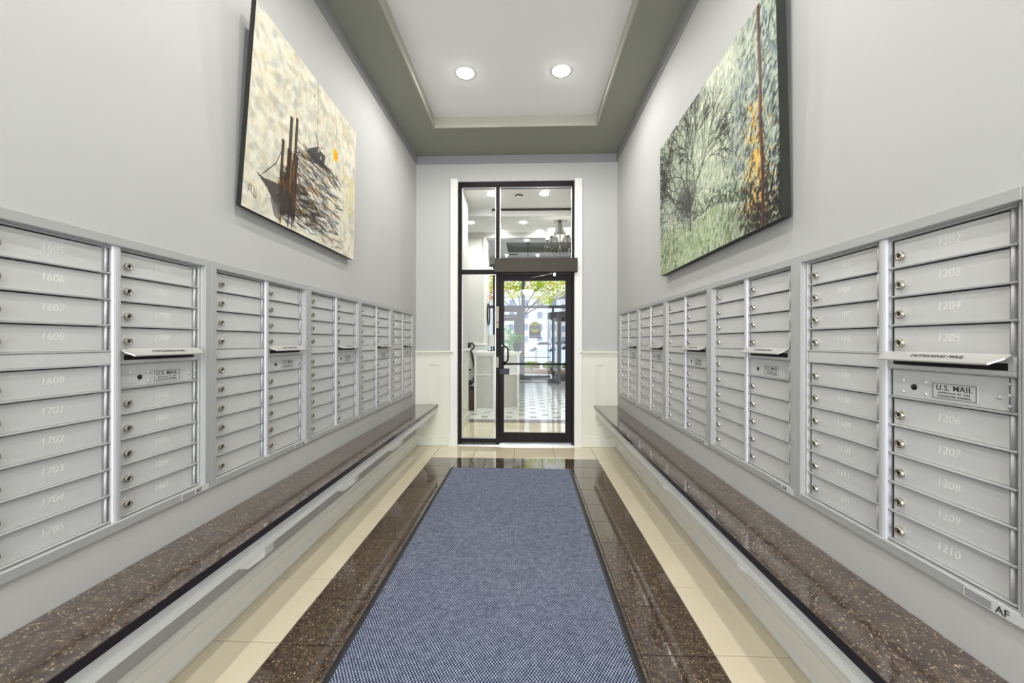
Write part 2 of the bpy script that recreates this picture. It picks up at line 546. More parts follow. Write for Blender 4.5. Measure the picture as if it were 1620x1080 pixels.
# wainscot on the back wall, each side of the door
def wainscot(nm, x0, x1, px0, px1, outer, label):
    yf = D - 0.018
    m = MB()
    z0, z1, pz0, pz1 = 0.0, 1.13, 0.257, 1.012
    m.box(x0, px0, yf, D, z0, z1); m.box(px1, x1, yf, D, z0, z1)
    m.box(px0, px1, yf, D, z0, pz0); m.box(px0, px1, yf, D, pz1, z1)
    m.box(px0, px1, D - 0.004, D, pz0, pz1)
    o = struct(nm, m, DADO, label)
    r = MB()
    for d, (a, b) in ((0.018, (0, 0.010)), (0.012, (0.010, 0.018))):
        framebars2(r, px0 + a, px1 - a, pz0 + a, pz1 - a, D - d, D - 0.003, b - a)
    r.build('panel_moulding', DADO, o)
    c = MB(); c.bbox(x0 - 0.0, x1 + 0.0, D - 0.052, D, 1.148, 1.172, 0.006); c.box(x0, x1, D - 0.034, D, 1.125, 1.148)
    c.build('cap_rail', DADO, o)
    bb = base_prof(MB(), 'x', x0, x1 + (0.0), D, -1, 0.148, 0.036)
    bb.build('base_moulding', DADO, o)
    return o
def framebars2(m, x0, x1, z0, z1, y0, y1, w):
    m.box(x0, x0 + w, y0, y1, z0, z1); m.box(x1 - w, x1, y0, y1, z0, z1)
    m.box(x0 + w, x1 - w, y0, y1, z0, z0 + w); m.box(x0 + w, x1 - w, y0, y1, z1 - w, z1)
wainscot('trim_4', XL, -0.90, -1.218, -1.067, -1, 'white panelled wainscot left of the door')
wainscot('trim_5', 0.655, XR, 0.847, 0.966, 1, 'white panelled wainscot right of the door')
m = MB().bbox(-0.944, -0.853, D - 0.03, D, 0, 3.30, 0.004); m.box(-0.95, -0.85, D - 0.045, D, 0, 0.15)
struct('trim_6', m, WHITE, 'white casing left of the glazed door')
m = MB().bbox(0.588, 0.681, D - 0.03, D, 0, 3.29, 0.004); m.box(0.586, 0.687, D - 0.045, D, 0, 0.15)
struct('trim_7', m, WHITE, 'white casing right of the glazed door')

# ------------------------------------------------------------------ glazed door and side light
F0, F1 = D + 0.012, D + 0.112
m = MB()
m.bbox(JX0, -0.808, F0, F1, 0, 3.268, 0.003)
m.bbox(0.562, JX1, F0, F1, 0, 3.268, 0.003)
m.bbox(-0.808, 0.562, F0, F1, 3.214, 3.268, 0.003)
m.bbox(-0.380, -0.336, F0, F1, 0, 3.214, 0.003)
m.bbox(-0.808, -0.380, F0, F1, 2.128, 2.182, 0.003)
m.bbox(-0.808, -0.380, F0, F1, 0.028, 0.080, 0.003)
m.bbox(-0.336, 0.562, F0, F1, 2.135, 2.19, 0.003)
win = struct('window_1', m, BRONZE, 'dark bronze metal frame of side light and transom around the door')
m = MB()
def stop(m, x0, x1, z0, z1):
    framebars2(m, x0, x1, z0, z1, F0 + 0.03, F0 + 0.045, 0.010)
stop(m, -0.808, -0.380, 0.080, 2.128); stop(m, -0.808, -0.380, 2.182, 3.214); stop(m, -0.336, 0.562, 2.19, 3.214)
m.build('glass_stop', ALU, win)['label'] = 'pale glazing bead'
for a, b, c, d in ((-0.806, -0.382, 0.082, 2.126), (-0.806, -0.382, 2.184, 3.212), (-0.334, 0.560, 2.192, 3.212)):
    MB().box(a, b, F0 + 0.035, F0 + 0.041, c, d).build('pane', GLASS, win)
m = MB().box(-0.852, 0.587, D - 0.01, D + 0.14, 0.0, 0.012)
m.bbox(-0.336, 0.562, D + 0.0, D + 0.10, 0.012, 0.026, 0.004)
m.build('threshold', ALU, win)['label'] = 'aluminium threshold'
for z0, z1 in ((1.53, 1.725), (1.455, 1.522), (0.965, 1.095)):
    MB().bbox(-0.384, -0.342, F0 - 0.006, F0 + 0.002, z0, z1, 0.002).build('strike_plate', PLATE, win)['label'] = 'small silver strike plate'

dr = MB()
DY0, DY1 = F0 + 0.012, F0 + 0.057
dr.bbox(-0.334, -0.279, DY0, DY1, 0.036, 2.124, 0.003)
dr.bbox(0.484, 0.560, DY0, DY1, 0.036, 2.124, 0.003)
dr.bbox(-0.279, 0.484, DY0, DY1, 2.045, 2.124, 0.003)
dr.bbox(-0.279, 0.484, DY0, DY1, 0.036, 0.155, 0.003)
door = struct('door_1', dr, BRONZE, 'dark bronze framed glass door to the lobby')
MB().box(-0.280, 0.485, DY0 + 0.02, DY0 + 0.026, 0.154, 2.046).build('pane', GLASS, door)
m = MB().tube([(-0.30, DY0 - 0.05, 1.012), (0.50, DY0 - 0.05, 1.012)], 0.011, 10)
m.box(-0.31, -0.29, DY0 - 0.055, DY0, 1.0, 1.025); m.box(0.49, 0.51, DY0 - 0.055, DY0, 1.0, 1.025)
m.build('push_bar', BLACKM, door)
m = MB().tube([(-0.285, DY0, 1.225), (-0.27, DY0 - 0.05, 1.228), (-0.245, DY0 - 0.06, 1.222), (-0.228, DY0 - 0.06, 1.195), (-0.226, DY0 - 0.06, 1.125),
               (-0.228, DY0 - 0.06, 1.062), (-0.245, DY0 - 0.06, 1.036), (-0.27, DY0 - 0.05, 1.03), (-0.285, DY0, 1.033)], 0.011, 10)
m.build('pull_handle', BLACKM, door)
MB().bbox(-0.335, -0.212, DY0 - 0.02, DY0, 0.878, 0.955, 0.004).build('lock_box', BLACKM, door)
m = MB().rot(Matrix.Identity(3)).lathe([(0, 0), (0.013, 0), (0.013, 0.004), (0.006, 0.006), (0, 0.006)], n=14)
m.rot(Matrix.Rotation(PI / 2, 3, 'X')); m.v = [(x - 0.305, y + DY0, z + 1.235) for x, y, z in m.v]
m.build('lock_cylinder', CHROME, door)

op = MB().bbox(-0.392, 0.618, D - 0.085, D + 0.03, 2.134, 2.302, 0.004)
opr = op.build('door_operator', BRONZE_L); tag(opr, 'long bronze door operator box over the glass door', 'door operator')
m = MB().tube([(0.30, D - 0.02, 2.118), (0.30, D - 0.02, 2.136)], 0.012, 8)
m.tube([(0.06, D - 0.01, 2.075), (0.34, D - 0.02, 2.126)], 0.007, 6)
m.bbox(0.325, 0.36, D - 0.035, D - 0.005, 2.088, 2.134, 0.004)
m.build('closer_arm', ALU, opr)['label'] = 'silver closer arm under the box'

# ================================================================== ceiling cans
def make_can(x, y, z, label, group, r=0.078, energy=CAN_E, cone=None):
    t = thing('downlight', label, 'light', (x, y, z), 0, group)
    MB().lathe([(r + 0.016, 0), (r + 0.015, -0.004), (r, -0.006), (r - 0.004, -0.003), (r - 0.004, 0)], n=28).build('trim_ring', TRIMRING, t)
    MB().lathe([(0.0, -0.026), (r * 0.45, -0.023), (r * 0.75, -0.015), (r - 0.004, -0.003)], n=24).build('bulb', LAMP, t)
    L = bpy.data.lights.new('can_light', 'SPOT')
    L.energy = energy; L.color = (1, 0.98, 0.94); L.shadow_soft_size = 0.03
    L.spot_size = math.radians(178); L.spot_blend = 0.5
    lo = bpy.data.objects.new('lamp_light', L); C.objects.link(lo); lo.parent = t; lo.location = (0, 0, -0.045)
    return t
names = ['farthest', 'second', 'third', 'nearest']
for k, y in enumerate((3.566, 1.25, -1.05, -3.35)):
    for x, s in ((-0.553, 'left'), (0.306, 'right')):
        lab = ('%s of the pair of round ceiling cans in the mail room tray' % s) if k == 0 else \
              ('round ceiling can over the mail room, %s row, %s row from the glass door' % (s, names[k]))
        make_can(x, y, TZ, lab, 'mail room ceiling cans')

# ================================================================== MAILBOXES
UW = 0.7155
ZB = 0.650
def zz(z): return z - ZB
edges = [1.600, 1.513, 1.426, 1.339, 1.254, 1.210, 1.124, 1.037, 0.950, 0.862, 0.775, 0.687]
COLS_ = (0.020, 0.372)
mb_root = thing('mailbox_unit', 'x', 'mailbox', (0, 0, 0), 0, 'mailbox units')
m = MB()
m.bbox(-0.0315, 0, -0.010, 0.03, 0, zz(1.638), 0.002)
m.bbox(UW, UW + 0.0315, -0.010, 0.03, 0, zz(1.638), 0.002)
m.bbox(0, UW, -0.010, 0.03, zz(1.606), zz(1.638), 0.002)
m.bbox(0, UW, -0.010, 0.03, 0, zz(0.682), 0.002)
m.build('frame', STEEL_R, mb_root)
m = MB()
for a, b, y in ((0.0, 0.006, 0.002), (0.0065, 0.012, 0.008), (0.0125, 0.0165, 0.004)):
    m.box(a, b, y, 0.03, zz(0.682), zz(1.606)); m.box(UW - b, UW - a, y, 0.03, zz(0.682), zz(1.606))
m.box(0.017, UW - 0.017, 0.002, 0.03, zz(1.6035), zz(1.606))
for cs in COLS_: m.box(cs + 0.3042, cs + 0.3200, 0.0165, 0.03, zz(0.682), zz(1.6035))
m.build('inner_lip', STEEL, mb_root)
MB().box(0.0, UW, 0.030, 0.06, 0.02, zz(1.62)).build('cabinet_back', STEEL_D, mb_root)
m = MB()
prof = [(0.3435, 0.02), (0.3435, 0.004), (0.346, -0.001), (0.351, -0.004), (0.358, -0.005), (0.365, -0.004), (0.370, -0.001), (0.3715, 0.004), (0.3715, 0.02)]
m.prism(prof, zz(0.682), zz(1.606), smooth=False)
m.build('centre_post', STEEL_L, mb_root)
RAILM = MB().bbox(0, 0.323, 0.004, 0.02, -0.0028, 0.0028, 0.0012).mesh('rail', STEEL_R)
def door_me(h): return MB().bbox(0.0095, 0.302, 0.0135, 0.018, 0.0032, h - 0.006, 0.001).mesh('compartment_door', STEEL)
HINGE = MB().tube([(0.3115, 0.011, 0.004), (0.3115, 0.011, 0.083)], 0.0042, 8).mesh('hinge_rod', STEEL_L)
m = MB()
m.lathe([(0.0, 0.0085), (0.0062, 0.0085), (0.0068, 0.0105), (0.0100, 0.0105), (0.0118, 0.0085), (0.0120, 0.0)], n=18)
m.rot(Matrix.Rotation(PI / 2, 3, 'X'))
m.v = [(x, y + 0.0135, z) for x, y, z in m.v]
nlk = len(m.f)
m.box(-0.0016, 0.0016, 0.0042, 0.0052, -0.005, 0.005); m.box(-0.004, 0.004, 0.0044, 0.0052, -0.0014, 0.0014)
m.v = [(x * 1.12, y, z * 1.12) for x, y, z in m.v]
LOCK = m.mesh('lock', CHROME)
LOCK.materials.append(BLACKHOLE)
for p_ in list(LOCK.polygons)[nlk:]: p_.material_index = 1
COLS = (0.020, 0.372)
door_slots = []       # (column, row, parent door)
for ci, cs in enumerate(COLS):
    for k in range(12):
        link('rail', RAILM, mb_root, (cs, 0, zz(edges[k])))
    for k in range(11):
        z1, z0 = edges[k], edges[k + 1]
        h = z1 - z0
        if k == 4:
            if ci == 0:
                MB().bbox(0.0, 0.323, 0.006, 0.018, 0.003, h - 0.003, 0.001).build('filler_strip', STEEL, mb_root, (cs, 0, zz(z0)))
            continue
        if ci == 1 and k == 5: continue
        d = link('compartment_door', door_me(h), mb_root, (cs, 0, zz(z0)))
        link('hinge_rod', HINGE, d)
        lk = link('lock', LOCK, d, (0.033, 0, h * 0.5 - 0.010))
        door_slots.append((ci, k))
# outgoing mail slot
cs = COLS[1]
m = MB()
h = 0.044
m.bbox(0, 0.323, 0.003, 0.018, 0.030, h - 0.001, 0.001); m.bbox(0, 0.323, 0.003, 0.018, 0.001, 0.012, 0.001)
m.box(0, 0.012, 0.003, 0.018, 0.012, 0.03); m.box(0.308, 0.323, 0.003, 0.018, 0.012, 0.03)
sp_o = m.build('mail_slot', STEEL, mb_root, (cs, 0, zz(1.210)))
MB().bbox(0.010, 0.310, 0.010, 0.020, 0.011, 0.031, 0.001).build('slot_opening', BLACKHOLE, sp_o)
m = MB()
fa = [(-0.002, 0.002, 0.051), (0.316, 0.002, 0.051), (0.316, -0.014, 0.043), (0.302, -0.038, 0.029), (0.012, -0.038, 0.029), (-0.002, -0.014, 0.043)]
m.add(fa + [(x, y + 0.001, z - 0.004) for x, y, z in fa], [(0, 5, 4, 3, 2, 1), (6, 7, 8, 9, 10, 11)] + [(i, (i + 1) % 6, 6 + (i + 1) % 6, 6 + i) for i in range(6)])
flap = m.build('slot_flap', STEEL_F, sp_o)
tm = text_mesh('OUTGOING MAIL', 0.017, INK, spacing=1.05)
tt = link('lettering', tm, flap, (0.165, -0.0185, 0.0412))
# top of flap slopes: tilt letters to lie on it
tt.rotation_euler = (math.radians(-59), 0, 0)
# flap is already a sub-part: lettering must not be one level deeper
tt.parent = sp_o
# master door
z0, h = 1.124, 0.086
md = MB().bbox(0.0085, 0.302, 0.011, 0.018, 0.0035, h - 0.0035, 0.001).build('mail_carrier_door', STEEL, mb_root, (cs, 0, zz(z0)))
link('hinge_rod', HINGE, md)
RIV = MB().lathe([(0, 0.0045), (0.002, 0.0042), (0.0036, 0.0028), (0.0044, 0)], n=10).rot(Matrix.Rotation(PI / 2, 3, 'X')).mesh('rivet', STEEL_L)
for x, z in ((0.043, 0.052), (0.043, 0.019), (0.110, 0.052), (0.110, 0.019), (0.285, 0.034), (0.309, 0.067), (0.309, 0.041), (0.309, 0.016)):
    link('rivet', RIV, md, (x, 0.011 if x < 0.3 else 0.007, z))
m = MB().lathe([(0.009, 0.0), (0.009, 0.001), (0.0, 0.001)], n=18).rot(Matrix.Rotation(PI / 2, 3, 'X')); m.v = [(x + 0.076, y + 0.011, z + 0.035) for x, y, z in m.v]
m.build('keyhole', BLACKHOLE, md)
m = MB().bbox(0.128, 0.240, 0.0095, 0.011, 0.011, 0.056, 0.0005)
m.build('label_plate', LABELM, md)
m = MB(); framebars2(m, 0.1305, 0.2375, 0.0135, 0.0535, 0.0090, 0.0096, 0.0012)
m.build('label_border', INK, md)
link('lettering', text_mesh('U.S. MAIL', 0.0205, INK, bold=0.00008, spacing=1.08), md, (0.184, 0.0092, 0.0415))
link('lettering', text_mesh('APPROVED BY THE', 0.0072, INK, spacing=1.35), md, (0.184, 0.0092, 0.0285))
link('lettering', text_mesh('POSTMASTER GENERAL', 0.0072, INK, spacing=1.1), md, (0.184, 0.0092, 0.020))
# maker strip on the bottom rail
ml = MB().box(0.600, 0.735, -0.0112, -0.0099, 0.004, 0.028).build('maker_label', LABELM, mb_root)
m = MB()
for k in range(4): m.box(0.604, 0.66, -0.0117, -0.0112, 0.008 + k * 0.0048, 0.0096 + k * 0.0048)
m.build('fine_print', INK, ml)
link('lettering', text_mesh('AF', 0.024, INK, bold=0.0002), ml, (0.682, -0.0115, 0.0155))

index_children()
unit_names = ['nearest the camera', 'second from the camera', 'third from the camera', 'fourth from the camera', 'farthest, by the end wall']
NUMS = {
 ('L', 0): (['1605', '1606', '1607', '1608', '1609', '1701', '1702', '1703', '1704', '1705'], ['1706', '1707', '1708', '1709', '1801', '1802', '1803', '1804', '1805']),
 ('R', 0): (['1103', '1104', '1105', '1106', '1107', '1108', '1109', '1110', '1111', '1201'], ['1202', '1203', '1204', '1205', '1206', '1207', '1208', '1209', '1210']),
}
first = True
units = []
for side in 'LR':
    for k in range(5):
        if first: u = mb_root; first = False
        else: u = copy_tree(mb_root)
        if side == 'L':
            u.location = (XL, UL - UW + k * UP, ZB); u.rotation_euler = (0, 0, PI / 2)
        else:
            u.location = (XR, UR + k * UP, ZB); u.rotation_euler = (0, 0, -PI / 2)
        extra = ', numbered 1605 on' if (side, k) == ('L', 0) else (', numbered 1202 on' if (side, k) == ('R', 0) else '')
        if (side, k) == ('L', 4): extra = ', with name cards'
        u['label'] = 'silver apartment mailbox unit in the %s wall, %s%s' % ('left' if side == 'L' else 'right', unit_names[k], extra)
        u['group'] = 'mailbox units in the %s wall' % ('left' if side == 'L' else 'right')
        units.append((side, k, u))
for side, k, u in units:
    kids = [o for o in bpy.data.objects if o.parent == u and o.name.startswith('compartment_door')]
    if (side, k) in NUMS:
        for ci in (0, 1):
            ds = sorted([o for o in kids if abs(o.location.x - COLS[ci]) < 0.01], key=lambda o: -o.location.z)
            for o, s in zip(ds, NUMS[(side, k)][ci]):
                link('number', text_mesh(s, 0.031, ENGRAVE, shear=0.12, depth=0.0002, spacing=0.98), o, (0.166, 0.0133, 0.046))
    if (side, k) == ('L', 4):
        ds = sorted([o for o in kids if abs(o.location.x - COLS[0]) < 0.01], key=lambda o: -o.location.z)
        for o in ds[:6]:
            MB().box(0.11, 0.17, 0.0122, 0.0134, 0.030, 0.062).build('name_card', PAPER, o)['label'] = 'white name card'

# ================================================================== BENCHES
def bench(name, x, s, label):
    t = thing(name, label, 'bench', (x, 0, 0))
    def bx(m, a, b, y0, y1, z0, z1, bv=0.002):
        return m.bbox(min(s * a, s * b), max(s * a, s * b), y0, y1, z0, z1, bv)
    for y0, y1 in ((YB + 0.02, 0.4), (0.401, 2.75), (2.751, D - 0.02)):
        bx(MB(), 0.002, 0.281, y0 + 0.0005, y1 - 0.0005, 0.478, 0.508, 0.001).build('seat_slab', GRANITE, t)['label'] = 'speckled brown stone slab'
        bx(MB(), 0.2812, 0.284, y0 + 0.0005, y1 - 0.0005, 0.478, 0.5075, 0.001).build('edge_shade', EDGE, t)['label'] = 'front edge of the stone slab, its shade put in as near black'
    bx(MB(), 0.245, 0.266, YB + 0.02, D - 0.02, 0.405, 0.478).build('apron', WHITE, t)['label'] = 'white painted apron board'
    MB().box(min(s * 0.002, s * 0.25), max(s * 0.002, s * 0.25), YB + 0.02, D - 0.02, 0.46, 0.478).build('underboard', WHITE, t)
    bk = MB()
    vs = []
    for yy in (-0.03, 0.03):
        vs += [(s * 0.001, yy, 0.24), (s * 0.10, yy, 0.24), (s * 0.18, yy, 0.30), (s * 0.18, yy, 0.46), (s * 0.001, yy, 0.46)]
    bk.add(vs, [(0, 1, 2, 3, 4), (9, 8, 7, 6, 5)] + [(i, (i + 1) % 5, 5 + (i + 1) % 5, 5 + i) for i in range(5)])
    me = bk.mesh('bracket', WHITE)
    for y in (-4.1, -3.1, -2.1, -1.15, -0.18, 0.8, 1.82, 2.78, 3.8, 4.78):
        link('bracket', me, t, (0, y, 0))
    return t
bench('wall_bench', XL, 1, 'long bench of speckled brown stone with white apron along the left wall')
bench('wall_bench', XR, -1, 'long bench of speckled brown stone with white apron along the right wall')

# ================================================================== MAT
t = thing('entrance_mat', 'long blue and grey woven entrance mat with black rubber edging', 'mat', ((-0.771 + 0.457) / 2, 1.2, 0))
mx = (-0.771 + 0.457) / 2
mw = 0.614
m = MB()
y0, y1 = -2.5 - 1.2, 4.056 - 1.2
def bevel_frame(m, x0, x1, y0, y1, w, z):
    o = [(x0, y0), (x1, y0), (x1, y1), (x0, y1)]
    i = [(x0 + w * 0.5, y0 + w * 0.5), (x1 - w * 0.5, y0 + w * 0.5), (x1 - w * 0.5, y1 - w * 0.5), (x0 + w * 0.5, y1 - w * 0.5)]
    j = [(x0 + w, y0 + w), (x1 - w, y0 + w), (x1 - w, y1 - w), (x0 + w, y1 - w)]
    vs = [(a, b, 0.0008) for a, b in o] + [(a, b, z) for a, b in i] + [(a, b, z) for a, b in j] + [(a, b, 0.0008) for a, b in j]
    fs = []
    for r in range(3):
        for k in range(4):
            l = (k + 1) % 4
            fs.append((r * 4 + k, r * 4 + l, (r + 1) * 4 + l, (r + 1) * 4 + k))
    m.add(vs, fs)
bevel_frame(m, -mw, mw, y0, y1, 0.032, 0.006)
m.build('rubber_edge', RUBBER, t)['label'] = 'black rubber edge'
MB().bbox(-mw + 0.031, mw - 0.031, y0 + 0.031, y1 - 0.031, 0.0008, 0.009, 0.002).build('carpet', CARPET, t)['label'] = 'blue and grey woven pile'

# ================================================================== PAINTINGS
class Paint:
    def __init__(s, nx, ny, base, asp):
        s.nx, s.ny, s.asp = nx, ny, asp
        s.c = np.ones((ny, nx, 3)) * np.array(base)
        yy, xx = np.mgrid[0:ny, 0:nx]
        s.X = (xx + 0.5) / nx; s.Y = (yy + 0.5) / ny
        s.r = np.random.RandomState(5)
    def stroke(s, x, y, L, wd, ang, col, op=0.8):
        """x,y in 0..1 (y up); L,wd in units of height"""
        R = max(L, wd) * 0.6 + 0.004
        x0 = max(0, int((x - R / s.asp) * s.nx)); x1 = min(s.nx, int((x + R / s.asp) * s.nx) + 2)
        y0 = max(0, int((y - R) * s.ny)); y1 = min(s.ny, int((y + R) * s.ny) + 2)
        if x1 <= x0 or y1 <= y0: return
        dx = (s.X[y0:y1, x0:x1] - x) * s.asp; dy = s.Y[y0:y1, x0:x1] - y
        ca, sa = math.cos(ang), math.sin(ang)
        u = (dx * ca + dy * sa) / (L / 2); v = (-dx * sa + dy * ca) / (wd / 2)
        a = np.clip(1.35 - (u ** 4 + v ** 2), 0, 1)
        a *= op * (0.7 + 0.3 * s.r.rand(*a.shape))
        s.c[y0:y1, x0:x1] = s.c[y0:y1, x0:x1] * (1 - a[..., None]) + np.array(col) * a[..., None]
    def line(s, pts, wd, col, op=0.9):
        for (xa, ya), (xb, yb) in zip(pts[:-1], pts[1:]):
            dx, dy = (xb - xa) * s.asp, yb - ya
            L = math.hypot(dx, dy)
            n = max(1, int(L / 0.05))
            for i in range(n):
                t = (i + 0.5) / n
                s.stroke(xa + (xb - xa) * t, ya + (yb - ya) * t, L / n * 1.35, wd, math.atan2(dy, dx), col, op)
    def poly(s, pts, col, op=1.0):
        inside = np.zeros(s.X.shape, bool)
        n = len(pts)
        for i in range(n):
            xa, ya = pts[i]; xb, yb = pts[(i + 1) % n]
            cond = ((ya > s.Y) != (yb > s.Y))
            with np.errstate(divide='ignore', invalid='ignore'):
                xi = (xb - xa) * (s.Y - ya) / (yb - ya + 1e-12) + xa
            inside ^= cond & (s.X < xi)
        a = inside * op * (0.8 + 0.2 * s.r.rand(*inside.shape))
        s.c = s.c * (1 - a[..., None]) + np.array(col) * a[..., None]

def canvas_mesh(name, P, corners, m):
    """corners BL, BR, TR, TL (world); P.c row 0 at the bottom"""
    BL, BR, TR, TL = [np.array(c) for c in corners]
    nx, ny = P.nx, P.ny
    u = np.linspace(0, 1, nx)[None, :, None]; v = np.linspace(0, 1, ny)[:, None, None]
    pts = (BL * (1 - u) + BR * u) * (1 - v) + (TL * (1 - u) + TR * u) * v
    pts = pts.reshape(-1, 3)
    i = np.arange(nx - 1)[None, :] + np.arange(ny - 1)[:, None] * nx
    f = np.stack([i, i + 1, i + 1 + nx, i + nx], -1).reshape(-1, 4)
    me = bpy.data.meshes.new(name)
    me.vertices.add(len(pts)); me.vertices.foreach_set('co', pts.ravel())
    me.loops.add(f.size); me.loops.foreach_set('vertex_index', f.ravel())
    me.polygons.add(len(f)); me.polygons.foreach_set('loop_start', np.arange(len(f)) * 4)
    me.update(calc_edges=True)
    a = me.color_attributes.new('Col', 'FLOAT_COLOR', 'POINT')
    c = np.clip(P.c, 0, 1).reshape(-1, 3)
    l = np.where(c <= 0.04045, c / 12.92, ((c + 0.055) / 1.055) ** 2.4)
    a.data.foreach_set('color', np.concatenate([l, np.ones((len(l), 1))], 1).astype(np.float32).ravel())
    me.materials.append(m)
    return me

def col(r, g, b): return (r / 255., g / 255., b / 255.)
R0 = np.random.RandomState(11)
# --- harbour painting (left)
LP = Paint(330, 270, col(222, 217, 200), 1.23)
pal = [col(236, 232, 216), col(206, 201, 182), col(188, 187, 174), col(240, 237, 224), col(222, 212, 184), col(200, 204, 200), col(176, 170, 150), col(226, 206, 170), col(168, 170, 164)]
for _ in range(1500):
    LP.stroke(R0.rand(), R0.rand(), 0.03 + 0.09 * R0.rand(), 0.018 + 0.03 * R0.rand(), R0.choice([0.1, 1.5, 2.4, 0.6]) + R0.randn() * 0.35, pal[R0.randint(len(pal))], 0.42)
for _ in range(70):
    LP.stroke(0.5 + 0.5 * R0.rand(), 0.55 + 0.42 * R0.rand(), 0.05, 0.022, 1.57, col(168, 166, 150), 0.35)
dk = [col(58, 50, 44), col(78, 66, 54), col(50, 46, 46), col(92, 78, 64), col(40, 36, 34)]
# water: long nearly level strokes fanning out to the right of the towers
for _ in range(900):
    x = 0.24 + 0.56 * R0.rand()
    top = 0.22 + 0.32 * min(1, max(0, (x - 0.24) / 0.14))
    y = 0.03 + (top - 0.03) * R0.rand() ** 0.8
    if x > 0.62 and R0.rand() < (x - 0.62) * 4: continue
    c_ = [col(46, 44, 48), col(112, 120, 128), col(232, 228, 214), col(150, 112, 74), col(78, 76, 80), col(206, 196, 172), col(172, 178, 180), col(60, 54, 52)][R0.randint(8)]
    LP.stroke(x, y, 0.05 + 0.09 * R0.rand(), 0.007 + 0.009 * R0.rand(), -0.16 + 0.22 * R0.randn(), c_, 0.8)
for _ in range(150):
    x = 0.25 + 0.30 * R0.rand() ** 1.5; y = 0.08 + 0.30 * R0.rand() * (1.1 - x)
    LP.stroke(x, y, 0.08, 0.013, -0.1 + 0.35 * R0.randn(), dk[R0.randint(5)], 0.6)
# towers
for x0, x1, ya, yb in ((0.222, 0.243, 0.10, 0.468), (0.274, 0.298, 0.08, 0.630), (0.318, 0.338, 0.10, 0.652), (0.268, 0.352, 0.08, 0.44), (0.230, 0.352, 0.07, 0.27)):
    LP.poly([(x0, ya), (x1, ya), (x1, yb), (x0, yb)], col(60, 52, 46), 0.95)
for _ in range(150):
    x = 0.228 + 0.125 * R0.rand(); y = 0.08 + (0.34 if x > 0.27 else 0.2) * R0.rand()
    LP.stroke(x, y, 0.09, 0.009, 1.57 + 0.06 * R0.randn(), [col(44, 38, 36), col(96, 72, 48), col(70, 62, 60), col(130, 92, 52)][R0.randint(4)], 0.6)
LP.line([(0.307, 0.40), (0.307, 0.63)], 0.014, col(226, 214, 176), 0.9)
LP.line([(0.253, 0.30), (0.253, 0.45)], 0.016, col(222, 206, 160), 0.85)
LP.line([(0.300, 0.20), (0.302, 0.42)], 0.008, col(196, 128, 60), 0.7)
# left boat, its sail lines
LP.poly([(0.068, 0.205), (0.12, 0.195), (0.224, 0.215), (0.30, 0.18), (0.30, 0.08), (0.194, 0.10), (0.14, 0.155)], col(70, 64, 60), 0.95)
LP.poly([(0.165, 0.12), (0.25, 0.12), (0.245, 0.02), (0.20, 0.03)], col(96, 94, 98), 0.8)
LP.line([(0.225, 0.40), (0.19, 0.31), (0.112, 0.215)], 0.007, col(76, 66, 54))
LP.line([(0.232, 0.34), (0.30, 0.24), (0.38, 0.22)], 0.006, col(76, 66, 54))
# right boat
LP.poly([(0.396, 0.556), (0.43, 0.528), (0.452, 0.552), (0.52, 0.60), (0.609, 0.586), (0.590, 0.496), (0.50, 0.485), (0.428, 0.508)], col(60, 58, 58), 0.95)
LP.line([(0.507, 0.96), (0.516, 0.60)], 0.005, col(110, 100, 84))
LP.line([(0.500, 0.67), (0.53, 0.60), (0.57, 0.62)], 0.009, col(50, 46, 44))
for x, y in ((0.535, 0.585), (0.56, 0.55), (0.55, 0.61), (0.50, 0.60)):
    LP.stroke(x, y, 0.028, 0.018, 1.4, col(222, 214, 194), 0.9)
for x, y in ((0.40, 0.44), (0.43, 0.47), (0.245, 0.04), (0.42, 0.14), (0.50, 0.30)):
    LP.stroke(x, y, 0.05, 0.014, -0.2, col(196, 152, 78), 0.7)
for x in (0.243, 0.30, 0.33): LP.line([(x, 0.015), (x, 0.12)], 0.015, col(60, 56, 54), 0.8)
for _ in range(40):
    LP.stroke(0.86 + 0.12 * R0.rand(), 0.35 + 0.25 * R0.rand(), 0.07, 0.025, 1.5, col(214, 204, 140), 0.4)
# sun
LP.stroke(0.722, 0.664, 0.092, 0.072, 1.57, col(240, 184, 26), 1.0); LP.stroke(0.728, 0.66, 0.05, 0.04, 1.57, col(226, 150, 18), 0.85)
# scribbled signature
for pts in ([(0.032, 0.085), (0.038, 0.125), (0.052, 0.12), (0.044, 0.10), (0.058, 0.082)], [(0.066, 0.118), (0.067, 0.075), (0.06, 0.078)], [(0.078, 0.115), (0.079, 0.072), (0.07, 0.075)]):
    LP.line(pts, 0.005, col(70, 66, 62))
